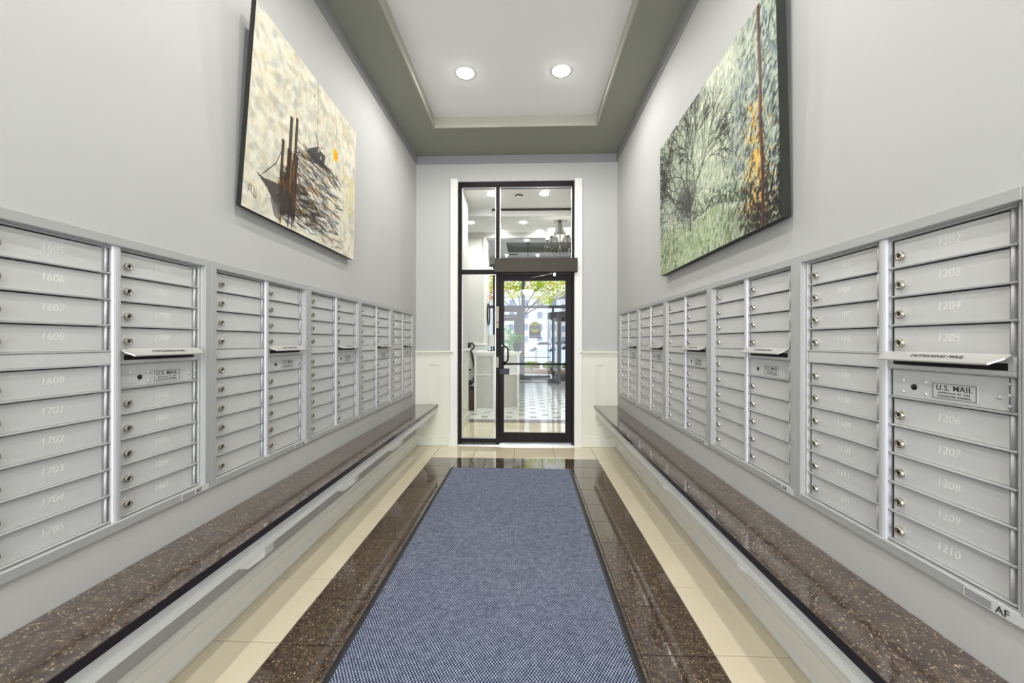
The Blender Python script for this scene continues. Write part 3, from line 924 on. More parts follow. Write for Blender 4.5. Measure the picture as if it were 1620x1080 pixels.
# --- forest painting (right): u = 0 at the far edge
RP = Paint(420, 270, col(170, 178, 158), 1.5)
def hor(u): return float(np.interp(u, [0, 0.1, 0.4, 0.6, 0.85, 1], [0.34, 0.32, 0.24, 0.24, 0.13, 0.08]))
for _ in range(6500):
    x, y = R0.rand(), R0.rand()
    gx = 0.52 + 0.22 * (y - 0.4)
    glow = math.exp(-((x - gx) / 0.13) ** 2)
    dark = max(0, (x - 0.74) / 0.26) * 0.9 + 0.5 * max(0, (0.12 - x) / 0.12) + 0.55 * math.exp(-((x - 0.80) / 0.06) ** 2) * (0.3 < y < 0.75)
    if y < hor(x):
        c_ = np.array([col(172, 186, 142), col(146, 162, 114), col(204, 210, 180), col(96, 116, 74), col(186, 194, 164)][R0.randint(5)])
        c_ = c_ * (1 - 0.55 * min(1, max(0, (x - 0.62) / 0.25)))
        if x < 0.25 and R0.rand() < 0.4: c_ = c_ * 0.6
    else:
        A = np.array([col(216, 218, 190), col(204, 208, 178), col(164, 176, 150), col(240, 238, 216), col(160, 172, 160)][R0.randint(5)])
        Bk = np.array([col(46, 60, 70), col(74, 94, 110), col(24, 28, 28), col(84, 96, 84), col(128, 146, 154), col(204, 208, 202), col(190, 196, 186)][R0.randint(7)])
        w_ = min(1, max(0, 0.32 + dark * 0.9 - glow * 0.5 + 0.30 * R0.randn()))
        c_ = A * (1 - w_) + Bk * w_
    RP.stroke(x, y, 0.02 + 0.045 * R0.rand(), 0.007 + 0.009 * R0.rand(), 1.15 + 0.5 * R0.randn(), c_, 0.7)
for _ in range(430):
    x = 0.42 + 0.5 * R0.rand(); y = hor(x) + 0.05 * (x - 0.3) + abs(0.05 * R0.randn())
    RP.stroke(x, y, 0.028, 0.010, R0.rand() * 3, [col(54, 66, 50), col(34, 40, 32), col(120, 132, 96), col(86, 100, 72)][R0.randint(4)], 0.6)
# far tree: dense dark twigs
def twig(x, y, a, L, w_, dep):
    x2 = x + math.cos(a) * L / RP.asp; y2 = y + math.sin(a) * L
    RP.line([(x, y), (x2, y2)], w_, col(44, 44, 38), 0.9)
    if dep == 0 or L < 0.014: return
    for _ in range(3 if dep > 3 else 2):
        twig(x2, y2, a + (R0.rand() - 0.5) * 1.3, L * (0.66 + 0.22 * R0.rand()), max(0.0045, w_ * 0.7), dep - 1)
for _ in range(1500):
    r_ = abs(R0.randn()); a = R0.rand() * 2 * PI
    RP.stroke(0.30 + 0.10 * r_ * math.cos(a), 0.44 + 0.12 * r_ * math.sin(a), 0.03, 0.008, R0.rand() * 3, [col(60, 62, 54), col(96, 102, 92), col(74, 74, 64), col(130, 136, 122)][R0.randint(4)], 0.45)
for _ in range(1300):
    r_ = abs(R0.randn()); a = R0.rand() * 2 * PI
    RP.stroke(0.365 + 0.055 * r_ * math.cos(a), 0.38 + 0.085 * r_ * math.sin(a), 0.024, 0.006, R0.rand() * 3, [col(34, 34, 30), col(60, 60, 52), col(90, 92, 82)][R0.randint(3)], 0.6)
RP.line([(0.391, 0.20), (0.385, 0.34), (0.375, 0.46)], 0.020, col(38, 36, 32))
twig(0.385, 0.28, 2.3, 0.20, 0.012, 6); twig(0.385, 0.30, 1.1, 0.17, 0.011, 6); twig(0.38, 0.36, 1.75, 0.22, 0.012, 6)
twig(0.38, 0.34, 2.8, 0.20, 0.010, 6); twig(0.38, 0.40, 2.1, 0.22, 0.010, 6); twig(0.375, 0.44, 1.4, 0.18, 0.010, 6)
# leaves in gold around the tall brown trunk
for _ in range(240):
    x = 0.875 + 0.032 * R0.randn(); y = 0.10 + 0.5 * R0.rand() ** 1.4
    RP.stroke(x, y, 0.018 + 0.02 * R0.rand(), 0.011, 1.2 + 0.5 * R0.randn(), [col(230, 190, 104), col(206, 160, 76), col(238, 212, 144), col(60, 44, 30)][R0.randint(4)], 0.8)
for _ in range(520):
    x = min(0.995, 0.93 + 0.065 * R0.randn()); y = 0.01 + abs(0.15 * R0.randn())
    RP.stroke(x, y, 0.028, 0.011, 1.2 + 0.6 * R0.randn(), [col(22, 20, 18), col(44, 40, 30), col(84, 70, 44), col(30, 30, 26)][R0.randint(4)], 0.7)
for _ in range(60):
    RP.stroke(0.84 + 0.14 * R0.rand(), 0.06 + 0.26 * R0.rand(), 0.016, 0.010, 1.0, [col(214, 176, 96), col(232, 214, 160)][R0.randint(2)], 0.8)
for _ in range(16):
    RP.stroke(0.883 + 0.012 * R0.randn(), 0.14 + 0.22 * R0.rand(), 0.045, 0.014, 1.5, col(232, 190, 104), 0.85)
RP.line([(0.912, 0.0), (0.916, 0.18), (0.917, 0.30), (0.912, 0.5), (0.918, 0.66), (0.914, 0.8), (0.915, 1.0)], 0.028, col(66, 38, 26), 0.97)
RP.line([(0.907, 0.0), (0.911, 0.18), (0.912, 0.30), (0.907, 0.5), (0.913, 0.66), (0.909, 0.8), (0.910, 1.0)], 0.008, col(140, 88, 54), 0.8)
RP.line([(0.955, 0.025), (0.965, 0.04), (0.975, 0.025), (0.985, 0.035)], 0.006, col(226, 226, 210))
RP.c = np.clip((RP.c - 0.5) * 1.2 + 0.47, 0, 1)
LP.c = np.clip((LP.c - 0.5) * 1.08 + 0.49, 0, 1)
# gallery-wrap sides keep the edge colours
OILM = attr_mat('oil_paint', 0.75, 0.5, 120)
CANV = attr_mat('glossy_print', 0.55, 0.25, 140)
def painting(label, corners, thick, P, m, edge_m, wrap=None):
    BL, BR, TR, TL = [Vector(c) for c in corners]
    nrm = (BR - BL).cross(TL - BL).normalized()
    c0 = (BL + BR) / 2
    t = thing('painting', label, 'painting', tuple(c0))
    off = -c0
    me = canvas_mesh('canvas', P, [tuple(c + off) for c in (BL, BR, TR, TL)], m)
    link('canvas', me, t)
    fr = [c + off - nrm * 0.0008 for c in (BL, BR, TR, TL)]
    bk = [c + off - nrm * thick for c in (BL, BR, TR, TL)]
    vs = [tuple(c) for c in fr + bk]
    st = MB().add(vs, [(7, 6, 5, 4), (0, 4, 5, 1), (1, 5, 6, 2), (2, 6, 7, 3), (3, 7, 4, 0)])
    st.build('stretcher_edge', edge_m, t)['label'] = 'dark side of the stretcher'
    return t
BLACKP = mat('black_canvas_edge', rgb(20, 18, 16), 0.6)
# left: seen from the room its left edge is the near one
painting('cream painting of boats, dark towers and an orange sun on the left wall',
         [(XL + 0.040, 1.822, 1.925), (XL + 0.042, 3.035, 1.915), (XL + 0.052, 3.050, 2.905), (XL + 0.100, 1.84, 2.90)], 0.024, LP, OILM, BLACKP)
WRAP = mat('dark_green_wrap', rgb(30, 34, 26), 0.5, var=0.95, vscale=34)
painting('large glossy forest painting with dark tree and brown trunk on the right wall',
         [(XR - 0.050, 3.203, 1.808), (XR - 0.050, 1.700, 1.810), (XR - 0.078, 1.700, 2.80), (XR - 0.055, 3.203, 2.808)], 0.040, RP, CANV, WRAP)

# ================================================================== LOBBY
YS = 13.5
LW = MB()
m = MB().box(-4.5, 4.0, D + 0.15, YS + 0.1, -0.10, -0.006)
lf = struct('floor_2', m, GROUT, 'white and grey marble floor of the lobby')
# beige/cream tiles just past the door
for i in range(-1, 8):
    for j in range(3):
        x0 = -0.96 + i * T; y0 = D + 0.16 + j * 0.4115
        link('cream_tile', tile_mesh('cream_tile', T, 0.4115, mat_cream if False else BEIGE, g=0.0012), lf, (x0, y0, 0))
for i in range(12):
    link('grey_tile', tile_mesh('grey_tile', 0.40, 0.27, GREYT, g=0.0012), lf, (-1.0 + i * 0.40, 6.33, 0))
    link('grey_tile', tile_mesh('grey_tile', 0.40, 0.35, GREYT, g=0.0012), lf, (-4.4 + i * 0.40 + 3.0, 12.45, 0)) if i < 10 else None
for i in range(10):
    for j in range(7):
        x0 = -2.6 + i * 0.62; y0 = 6.6 + j * 0.836
        if y0 > 12.4: continue
        link('white_tile', tile_mesh('white_tile', 0.62, 0.836, WHITET, g=0.0008), lf, (x0, y0, 0))
m = MB()
for ci in range(-12, 14):
    x = 0.117 + ci * 0.207
    for j in range(0, 14):
        y = 6.81 + j * 0.425 + (0.2125 if ci % 2 else 0)
        if y > 12.2: continue
        m.box(x - 0.055, x + 0.055, y - 0.03, y + 0.03, 0.0001, 0.0012)
m.build('dark_insert', DARKT, lf)['kind'] = 'stuff'
for i in range(14):
    link('white_tile', tile_mesh('white_tile', 0.6, 0.68, WHITET, g=0.001), lf, (-4.4 + i * 0.6, 12.80, 0))

# lobby left stub wall with wainscot
m = MB().box(-1.10, -0.955, D + 0.15, 6.47, 0, 3.6)
sw = struct('wall_lobby_left', m, WALLG, 'short white side wall just past the glass door')
m = MB()
m.box(-0.955, -0.940, D + 0.15, 6.47, 0, 1.13)
m.bbox(-0.955, -0.915, D + 0.15, 6.49, 1.14, 1.17, 0.004)
m.box(-0.955, -0.925, D + 0.15, 6.475, 0, 0.14)
m.build('wainscot_panel', DADO, sw)
m = MB()
for a, b in ((5.25, 5.75), (5.95, 6.3)):
    m.box(-0.940, -0.934, a, a + 0.02, 0.26, 1.0); m.box(-0.940, -0.934, b - 0.02, b, 0.26, 1.0)
    m.box(-0.940, -0.934, a, b, 0.26, 0.28); m.box(-0.940, -0.934, a, b, 0.98, 1.0)
m.build('panel_moulding', DADO, sw)
# wall behind the desk and its pier
m = MB().box(-4.5, -0.868, 8.42, 9.1, 0, 4.2)
pw = struct('wall_lobby_pier', m, WALLG, 'pale grey wall with white corner trim behind the desk')
m = MB()
m.box(-4.4, -0.864, 8.40, 8.42, 0, 1.20); m.bbox(-4.4, -0.855, 8.375, 8.42, 1.205, 1.24, 0.004)
m.box(-0.90, -0.862, 8.405, 8.42, 1.24, 3.48); m.box(-0.868, -0.85, 8.405, 9.12, 0, 3.48)
m.build('corner_trim', WHITE, pw)
# left, right and front walls of the lobby
struct('wall_lobby_far_left', MB().box(-4.65, -4.5, D, YS + 0.1, 0, 4.3), WALLG)
struct('wall_lobby_right', MB().box(4.0, 4.15, D, YS + 0.1, 0, 4.3), WALLG)
struct('wall_lobby_front', MB().box(-4.65, XL - 0.16, D, D + 0.15, 0, 4.0).box(XR + 0.16, 4.15, D, D + 0.15, 0, 4.0), WALLG)
# ceilings
m = MB()
m.box(-4.5, 4.0, D + 0.15, 8.4, 3.585, 3.75)
lc = struct('ceiling_2', m, CEIL, 'white lobby ceiling with recessed cans')
m = MB().box(-0.60, 4.0, 6.9, 7.12, 3.455, 3.585)
m.build('ceiling_beam', CEIL, lc)['label'] = 'shallow white ceiling beam'
MB().bbox(-0.60, 4.0, 6.885, 6.9, 3.548, 3.582, 0.003).build('beam_trim', BRONZE_L, lc)['label'] = 'dark strip along the beam'
m = MB().box(-1.10, -0.60, 6.86, 7.12, 3.455, 3.585)
m.build('ceiling_drop', CEIL, lc)['label'] = 'lowered white corner of the ceiling'
struct('trim_8', MB().box(-4.5, 4.0, 8.40, 8.6, 3.478, 4.2), WALLG, 'deep pale beam across the lobby')
m = MB()
fx0, fx1, fy0, fy1 = -0.59, 1.9, 11.56, 12.83
m.box(-4.5, fx0, 8.6, YS + 0.1, 4.15, 4.4); m.box(fx1, 4.0, 8.6, YS + 0.1, 4.15, 4.4)
m.box(fx0, fx1, 8.6, fy0, 4.15, 4.4); m.box(fx0, fx1, fy1, YS + 0.1, 4.15, 4.4)
c3 = struct('ceiling_3', m, CEIL, 'high white ceiling by the street windows with a grey tray')
MB().box(fx0 - 0.01, fx1 + 0.01, fy0 - 0.01, fy1 + 0.01, 4.30, 4.36).build('tray_panel', CROWN, c3)['label'] = 'grey tray panel'
m = MB(); framebars(m, fx0, fx1, fy0, fy1, 4.146, 4.30, 0.012); m.build('tray_trim', SOFFIT, c3)
m = MB().bbox(-0.58, -0.27, 13.02, 13.15, 4.142, 4.150, 0.002)
vt = m.build('ceiling_vent', CROWN); tag(vt, 'narrow grey air vent in the high ceiling by the street windows', 'vent')
vt2 = MB()
for k in range(5): vt2.box(-0.57, -0.28, 13.03 + k * 0.022, 13.042 + k * 0.022, 4.139, 4.142)
vt2.build('louvre', BRONZE_L, vt)
lob = [(-0.543, 6.2, 3.585, 'left can of the first row just past the glass door'), (0.273, 6.2, 3.585, 'right can of the first row just past the glass door'),
       (-1.074, 7.65, 3.585, 'leftmost lobby can, over the reception desk corner'), (-0.065, 7.67, 3.585, 'centre lobby can between the two ceiling beams'),
       (-0.52, 8.30, 3.585, 'left can tight against the deep lobby beam'), (0.27, 8.30, 3.585, 'right can tight against the deep lobby beam'),
       (0.0, 11.26, 4.15, 'can in the high ceiling before the grey tray'), (1.9, 6.2, 3.585, 'lobby can beyond the right edge of the door, first row'),
       (2.0, 8.0, 3.585, 'lobby can beyond the right edge of the door, by the beam'), (-2.6, 7.2, 3.585, 'lobby can over the far left of the desk area')]
for x, y, z, l in lob:
    make_can(x, y, z, 'round ceiling light, ' + l, 'lobby ceiling cans', 0.075, LOBBY_E)
t = thing('smoke_detector', 'small dark rimmed smoke detector on the lobby ceiling between two cans', 'smoke detector', (-0.121, 6.272, 3.585))
MB().lathe([(0.062, 0), (0.062, -0.008), (0.052, -0.022)], n=24).build('body', IRON, t)
MB().lathe([(0.052, -0.022), (0.03, -0.034), (0, -0.036)], n=24).build('cover', TRIMRING, t)

# ------------------------------------------------------------------ reception desk
PANELG = mat('desk_panel_grey', rgb(196, 195, 188), 0.45, var=0.03, vscale=10, stretch=(8, 8, 0.6))
def arc_path():
    p = [(-0.944, 7.37), (-0.62, 7.37)]
    for k in range(1, 9):
        a = k / 8 * 1.25
        p.append((-0.62 + 0.48 * math.sin(a), 7.37 + 0.48 * (1 - math.cos(a))))
    return p
path = arc_path()
last = path[-1]
outline = path + [(last[0] + 0.03, 8.15), (-0.944, 8.15)]
dk_ = thing('reception_desk', 'white reception desk with grey panels and a curved right end', 'desk', (-0.55, 7.75, 0))
def off(poly, dx=0.55, dy=-7.75): return [(x + dx, y + dy) for x, y in poly]
cxm, cym = -0.6, 7.8
def infl(poly, d): 
    out = []
    for x, y in poly:
        vx, vy = x - cxm, y - cym; L = math.hypot(vx, vy)
        out.append((x + vx / L * d, y + vy / L * d))
    return out
MB().prism(off(outline), 0.0, 1.06).build('carcass', PANELG, dk_)['label'] = 'grey desk front panels'
MB().prism(off(infl(outline, 0.045)), 1.06, 1.10).build('counter_top', WHITE, dk_)
for z0, z1 in ((0.0, 0.05), (0.665, 0.685), (1.02, 1.06)):
    MB().prism(off(infl(outline, 0.012)), z0, z1).build('rail', WHITE, dk_)
for (x, y) in (path[0], path[-1], (-0.60, 7.37)):
    MB().bbox(x + 0.55 - 0.02, x + 0.55 + 0.02, y - 7.75 - 0.018, y - 7.75 + 0.03, 0.0, 1.06, 0.003).build('stile', WHITE, dk_)

# items on the desk
t = thing('potted_plant', 'green leafy plant in a dark pot on the reception desk', 'plant', (-0.19, 7.72, 1.10))
POT = mat('dark_pot', rgb(52, 48, 50), 0.35); POTR = mat('pot_soil', rgb(60, 44, 32), 0.9)
MB().lathe([(0, 0), (0.055, 0), (0.078, 0.15), (0.082, 0.16), (0.074, 0.16), (0.07, 0.145)], n=20).build('pot', POT, t)
MB().lathe([(0.072, 0.145), (0, 0.15)], n=16).build('soil', POTR, t)
LEAF = mat('leaf_green', rgb(96, 150, 52), 0.45, var=0.35, vscale=20)
lr = random.Random(3)
for k in range(30):
    a = lr.random() * 2 * PI; el = 0.4 + lr.random() * 1.0; L = 0.20 + lr.random() * 0.16
    b = MB(); vs = []; nseg = 5
    for i in range(nseg + 1):
        s_ = i / nseg
        r_ = L * s_ * math.cos(el) ; z_ = 0.15 + L * (math.sin(el) * s_ - 0.35 * s_ * s_)
        w_ = 0.032 * math.sin(PI * min(0.98, s_ * 0.85 + 0.12))
        px, py = r_ * math.cos(a), r_ * math.sin(a); qx, qy = -math.sin(a) * w_, math.cos(a) * w_
        vs += [(px - qx, py - qy, z_), (px, py, z_ - 0.004), (px + qx, py + qy, z_)]
    fs = []
    for i in range(nseg):
        for j in range(2):
            fs.append((i * 3 + j, i * 3 + j + 1, (i + 1) * 3 + j + 1, (i + 1) * 3 + j))
    b.add(vs, fs, True); b.build('leaf', LEAF, t)
t = thing('vase', 'slim white vase with pale blossoms left of the potted plant', 'vase', (-0.40, 8.02, 1.10))
MB().lathe([(0, 0), (0.028, 0), (0.034, 0.05), (0.018, 0.13), (0.022, 0.15)], n=16).build('body', PAPER, t)
b = MB().tube([(0, 0, 0.13), (0.01, 0, 0.24), (-0.01, 0, 0.36)], 0.003, 6); b.build('stem', LEAF, t)
PETAL = mat('pale_petal', rgb(240, 236, 200), 0.6)
for k in range(6):
    b = MB().lathe([(0, -0.012), (0.018, -0.004), (0.02, 0.006), (0, 0.012)], n=8)
    b.build('blossom', PETAL, t, (0.015 * math.cos(k * 2), 0.015 * math.sin(k * 2), 0.24 + k * 0.024))
t = thing('monitor', 'pale grey computer monitor seen edge on at the desk', 'monitor', (-0.69, 7.85, 1.10), 0.5)
MB().bbox(-0.055, 0.055, -0.04, 0.04, 0.09, 0.32, 0.006).build('housing', WALLG, t)
MB().bbox(-0.012, 0.012, -0.012, 0.012, 0.01, 0.10, 0.002).build('stand', IRON, t)
MB().bbox(-0.06, 0.06, -0.06, 0.06, 0.0, 0.012, 0.003).build('foot', IRON, t)
# office chair
t = thing('office_chair', 'black office chair with curved frame behind the reception desk', 'chair', (-1.27, 7.95, 0))
MESHM = mat('black_mesh_fabric', rgb(36, 36, 40), 0.7)
MB().bbox(-0.24, 0.20, -0.23, 0.23, 0.43, 0.50, 0.02).build('seat', MESHM, t)
bk = [(0.20, 0, 0.52), (0.245, 0, 0.62), (0.235, 0, 0.75), (0.20, 0, 0.90), (0.165, 0, 1.04), (0.15, 0, 1.12)]
b = MB()
for yy in (-0.2, 0.2):
    b.tube([(x, yy, z) for x, _, z in bk], 0.016, 8)
b.tube([(0.15, -0.2, 1.12), (0.16, 0, 1.13), (0.15, 0.2, 1.12)], 0.016, 8)
b.build('back_frame', ALU, t)
b = MB(); vs = []
for x, _, z in bk: vs += [(x, -0.19, z), (x + 0.02, 0, z), (x, 0.19, z)]
fs = []
for i in range(len(bk) - 1):
    for j in range(2): fs.append((i * 3 + j, i * 3 + j + 1, i * 3 + j + 4, i * 3 + j + 3))
vs2 = [(x + 0.006, y, z) for x, y, z in vs]
b.add(vs + vs2, fs + [tuple(i + len(vs) for i in reversed(f)) for f in fs]); b.build('backrest', MESHM, t)
b = MB().tube([(0.12, 0, 1.245), (0.19, 0, 1.25), (0.23, 0, 1.20), (0.20, 0, 1.14), (0.15, 0, 1.12)], 0.018, 8)
b.bbox(0.10, 0.15, -0.13, 0.13, 1.16, 1.27, 0.02); b.build('headrest', MESHM, t)
for yy in (-0.27, 0.27):
    b = MB().tube([(0.05, yy * 0.85, 0.46), (0.06, yy, 0.55), (0.05, yy, 0.69)], 0.014, 8).bbox(-0.12, 0.13, yy - 0.035, yy + 0.035, 0.69, 0.72, 0.01)
    b.build('armrest', MESHM, t)
b = MB().tube([(0, 0, 0.08), (0, 0, 0.43)], 0.026, 12); b.build('gas_column', BLACKM, t)
for k in range(5):
    a = k * 2 * PI / 5 + 0.3
    lg = MB().tube([(0, 0, 0.10), (0.27 * math.cos(a), 0.27 * math.sin(a), 0.065)], [0.022, 0.014], 8).build('leg', BLACKM, t)
    MB().lathe([(0, -0.02), (0.028, -0.02), (0.028, 0.02), (0, 0.02)], n=12).rot(Matrix.Rotation(PI / 2, 3, 'X')).build('caster', BLACKM, lg, (0.27 * math.cos(a), 0.27 * math.sin(a), 0.028))
# dark speckled bin
t = thing('waste_bin', 'dark brown square waste bin on the floor at the left end of the desk', 'bin', (-1.08, 7.52, 0))
BIN = mat('bin_brown', rgb(66, 52, 40), 0.5, var=0.8, vscale=60)
MB().prism([(-0.09, -0.10), (0.09, -0.10), (0.09, 0.10), (-0.09, 0.10)], 0, 0.40).build('body', BIN, t)
m = MB(); framebars(m, -0.10, 0.10, -0.11, 0.11, 0.39, 0.43, 0.02); m.build('rim', BLACKM, t)
# wall clock on the pier side
t = thing('wall_clock', 'round black rimmed wall clock seen edge on beside the desk', 'clock', (-0.85, 8.75, 1.885))
ry = Matrix.Rotation(PI / 2, 3, 'Y')
MB().lathe([(0.20, 0), (0.24, 0), (0.245, 0.02), (0.235, 0.035), (0.215, 0.035), (0.205, 0.02)], n=36).rot(ry).build('rim', BLACKM, t)
MB().lathe([(0, 0.012), (0.21, 0.012)], n=32).rot(ry).build('face', PAPER, t)
MB().box(0.013, 0.016, -0.006, 0.006, 0, 0.15).build('hand', BLACKM, t)
MB().box(0.013, 0.016, 0, 0.10, -0.006, 0.006).build('hand', BLACKM, t)

# ------------------------------------------------------------------ chandelier
CX, CY = 0.60, 7.2
t = thing('chandelier', 'pewter chandelier with five frosted bell shades seen through the transom', 'chandelier', (CX, CY, 3.585))
zc = 3.585
MB().lathe([(0, 0), (0.06, 0), (0.055, -0.02), (0.012, -0.03), (0, -0.03)], n=20).build('canopy', IRON, t)
MB().tube([(0, 0, -0.02), (0, 0, 2.86 - zc)], 0.0055, 8).build('stem', IRON, t)
MB().lathe([(0.0, 2.85 - zc), (0.012, 2.862 - zc), (0.006, 2.88 - zc), (0.026, 2.93 - zc), (0.028, 2.96 - zc), (0.014, 3.0 - zc), (0.01, 3.42 - zc), (0.03, 3.45 - zc), (0.012, 3.48 - zc), (0, 3.49 - zc)], n=14).build('hub', IRON, t)
def smooth(p, n=4):
    out = []
    P = [p[0]] + list(p) + [p[-1]]
    for i in range(1, len(P) - 2):
        for j in range(n):
            t_ = j / n
            out.append(tuple(0.5 * (2 * P[i][c] + (P[i + 1][c] - P[i - 1][c]) * t_ + (2 * P[i - 1][c] - 5 * P[i][c] + 4 * P[i + 1][c] - P[i + 2][c]) * t_ ** 2
                       + (3 * P[i][c] - P[i - 1][c] - 3 * P[i + 1][c] + P[i + 2][c]) * t_ ** 3) for c in (0, 1)))
    return out + [tuple(p[-1])]
for k in range(5):
    a = math.radians(155 + 72 * k)
    ca, sa = math.cos(a), math.sin(a)
    prof = [(0.035, 3.44), (0.04, 3.30), (0.05, 3.15), (0.08, 3.05), (0.13, 2.97), (0.19, 2.93), (0.25, 2.93), (0.29, 2.97), (0.285, 3.03), (0.25, 3.045), (0.232, 3.01), (0.25, 2.99)]
    b = MB().tube([(r * ca, r * sa, z - zc) for r, z in smooth(prof)], 0.0052, 6)
    prof2 = [(0.02, 2.95), (0.05, 2.89), (0.10, 2.87), (0.15, 2.90), (0.19, 2.98), (0.235, 3.06), (0.24, 3.13)]
    b.tube([(r * ca, r * sa, z - zc) for r, z in smooth(prof2)], 0.0052, 6)
    prof3 = [(0.035, 3.42), (0.05, 3.47), (0.08, 3.50), (0.11, 3.485), (0.112, 3.45), (0.09, 3.44), (0.082, 3.46)]
    b.tube([(r * ca, r * sa, z - zc) for r, z in smooth(prof3)], 0.0052, 6)
    arm = b.build('arm', IRON, t)
    q = MB().lathe([(0.012, 3.115 - zc), (0.03, 3.12 - zc), (0.026, 3.14 - zc), (0.012, 3.15 - zc)], 0.24 * ca, 0.24 * sa, n=12)
    q.build('shade_holder', IRON, arm)
    q = MB().lathe([(0.022, 3.135 - zc), (0.034, 3.16 - zc), (0.048, 3.20 - zc), (0.062, 3.245 - zc), (0.074, 3.262 - zc), (0.070, 3.262 - zc), (0.058, 3.24 - zc), (0.03, 3.16 - zc)], 0.24 * ca, 0.24 * sa, n=18)
    q.build('lamp_shade', SHADE, arm)
# ------------------------------------------------------------------ pendant bowl
t = thing('pendant_lamp', 'hanging white glass bowl lamp by the street windows', 'lamp', (0.04, 12.1, 4.30))
MB().lathe([(0, 0), (0.09, 0), (0.085, -0.03), (0.02, -0.05), (0, -0.05)], n=20).build('canopy', IRON, t)
MB().tube([(0, 0, -0.04), (0, 0, -1.12)], 0.009, 8).build('rod', IRON, t)
BRASS = mat('aged_brass', rgb(120, 104, 50), 0.4, metal=0.6)
for k in range(3):
    a = k * 2 * PI / 3 + 0.5
    MB().tube([(0, 0, -1.12), (0.06 * math.cos(a), 0.06 * math.sin(a), -1.2), (0.165 * math.cos(a), 0.165 * math.sin(a), -1.46)], 0.007, 6).build('chain_arm', BRASS, t)
MB().lathe([(0.175, -1.45), (0.17, -1.50), (0.14, -1.56), (0.08, -1.605), (0, -1.62)], n=26).build('bowl', SHADE, t)

# ------------------------------------------------------------------ storefront
m = MB()
def sfx(x0, x1, z0, z1, y=YS, d=0.09): m.bbox(x0, x1, y, y + d, z0, z1, 0.004)
sfx(-4.5, 4.0, 2.42, 2.51)       # transom bar
sfx(-4.5, 4.0, 3.83, 3.90)
sfx(-0.175, -0.058, 0, 3.83)     # big mullion
sfx(-1.14, -1.07, 0, 3.83)
sfx(-2.6, -2.5, 0, 3.83); sfx(-4.5, -4.42, 0, 3.83)
sfx(0.86, 0.93, 2.18, 2.42); sfx(0.58, 0.60, 2.18, 2.2)
sfx(2.7, 2.8, 0, 3.83); sfx(3.92, 4.0, 0, 3.83)
sfx(-0.058, 0.80, 0.0, 0.14)     # sill of the big light
sfx(-4.42, -1.14, 0.0, 0.14)
sfx(-0.33, -0.175, 0, 2.42)      # door jamb
sfx(-1.07, -0.33, 2.30, 2.42)
st = struct('window_2', m, STORE, 'grey metal street window framing across the lobby front')
MB().box(-4.65, 4.15, YS - 0.03, YS + 0.15, 3.90, 4.3).build('header_panel', WALLG, st)
for a, b, c, d in ((-0.058, 0.80, 0.14, 2.42), (-0.058, 2.7, 2.51, 3.83), (-1.07, -0.175, 2.51, 3.83), (-2.5, -1.14, 2.51, 3.83), (-2.5, -1.14, 0.14, 2.42), (-4.42, -2.6, 0.14, 2.42), (-4.42, -2.6, 2.51, 3.83), (2.8, 3.92, 0.14, 2.42), (2.8, 3.92, 2.51, 3.83)):
    MB().box(a, b, YS + 0.04, YS + 0.046, c, d).build('pane', STOREG, st)
m = MB().tube([(-0.06, YS - 0.03, 0.755), (0.80, YS - 0.03, 0.755)], 0.016, 8)
m.build('guard_rail', BLACKM, st)['label'] = 'black guard bar'
m = MB()
sfx(-1.07, -0.97, 0.02, 2.12, YS + 0.01, 0.05); sfx(-0.42, -0.33, 0.02, 2.12, YS + 0.01, 0.05)
sfx(-0.97, -0.42, 1.99, 2.12, YS + 0.01, 0.05); sfx(-0.97, -0.42, 0.02, 0.28, YS + 0.01, 0.05)
sfx(-1.07, -0.33, 2.13, 2.20, YS + 0.01, 0.05)
d2 = struct('door_2', m, STORE, 'grey framed swing door to the street beside the revolving door')
MB().box(-0.97, -0.42, YS + 0.03, YS + 0.036, 0.28, 1.99).build('pane', STOREG, d2)
MB().box(-1.07, -0.33, YS + 0.03, YS + 0.036, 2.20, 2.30).build('pane', STOREG, d2)
b = MB().tube([(-0.95, YS - 0.05, 1.05), (-0.44, YS - 0.05, 1.05)], 0.014, 8).box(-0.96, -0.94, YS - 0.05, YS + 0.01, 1.03, 1.07).box(-0.45, -0.43, YS - 0.05, YS + 0.01, 1.03, 1.07)
b.build('push_bar', ALU, d2)
# round-topped sign on the glass
t = thing('window_sign', 'dark sign with yellow disc and CAUTION band stuck on the street window', 'sign', (0.287, YS + 0.03, 1.40))
SIGN = mat('sign_charcoal', rgb(72, 68, 80), 0.5); YEL = mat('sign_yellow', rgb(196, 186, 40), 0.5); SIGNT = mat('sign_lettering', rgb(226, 222, 214), 0.5)
pts = [(-0.195, 0), (0.195, 0), (0.195, 0.36)] + [(0.195 * math.cos(a), 0.36 + 0.195 * math.sin(a)) for a in np.linspace(0.1, PI - 0.1, 16)] + [(-0.195, 0.36)]
b = MB().prism([(x, y) for x, y in pts], -0.002, 0.002).rot(Matrix.Rotation(PI / 2, 3, 'X')); b.build('board', SIGN, t)
b = MB().lathe([(0, 0.0035), (0.178, 0.0035)], n=36).rot(Matrix.Rotation(PI / 2, 3, 'X')); b.v = [(x, y, z + 0.36) for x, y, z in b.v]
b.build('yellow_disc', YEL, t)
MB().box(-0.185, 0.185, -0.0055, -0.004, 0.315, 0.41).build('band', SIGN, t)
link('lettering', text_mesh('CAUTION', 0.082, SIGNT, bold=0.0006), t, (0, -0.0068, 0.352))
for z, s_ in ((0.115, 0.05), (0.055, 0.05)):
    b = MB()
    for k in range(9): b.box(-0.15 + k * 0.034, -0.15 + k * 0.034 + 0.024, -0.0045, -0.0025, z - 0.011, z + 0.011)
    b.build('small_print', SIGNT, t)
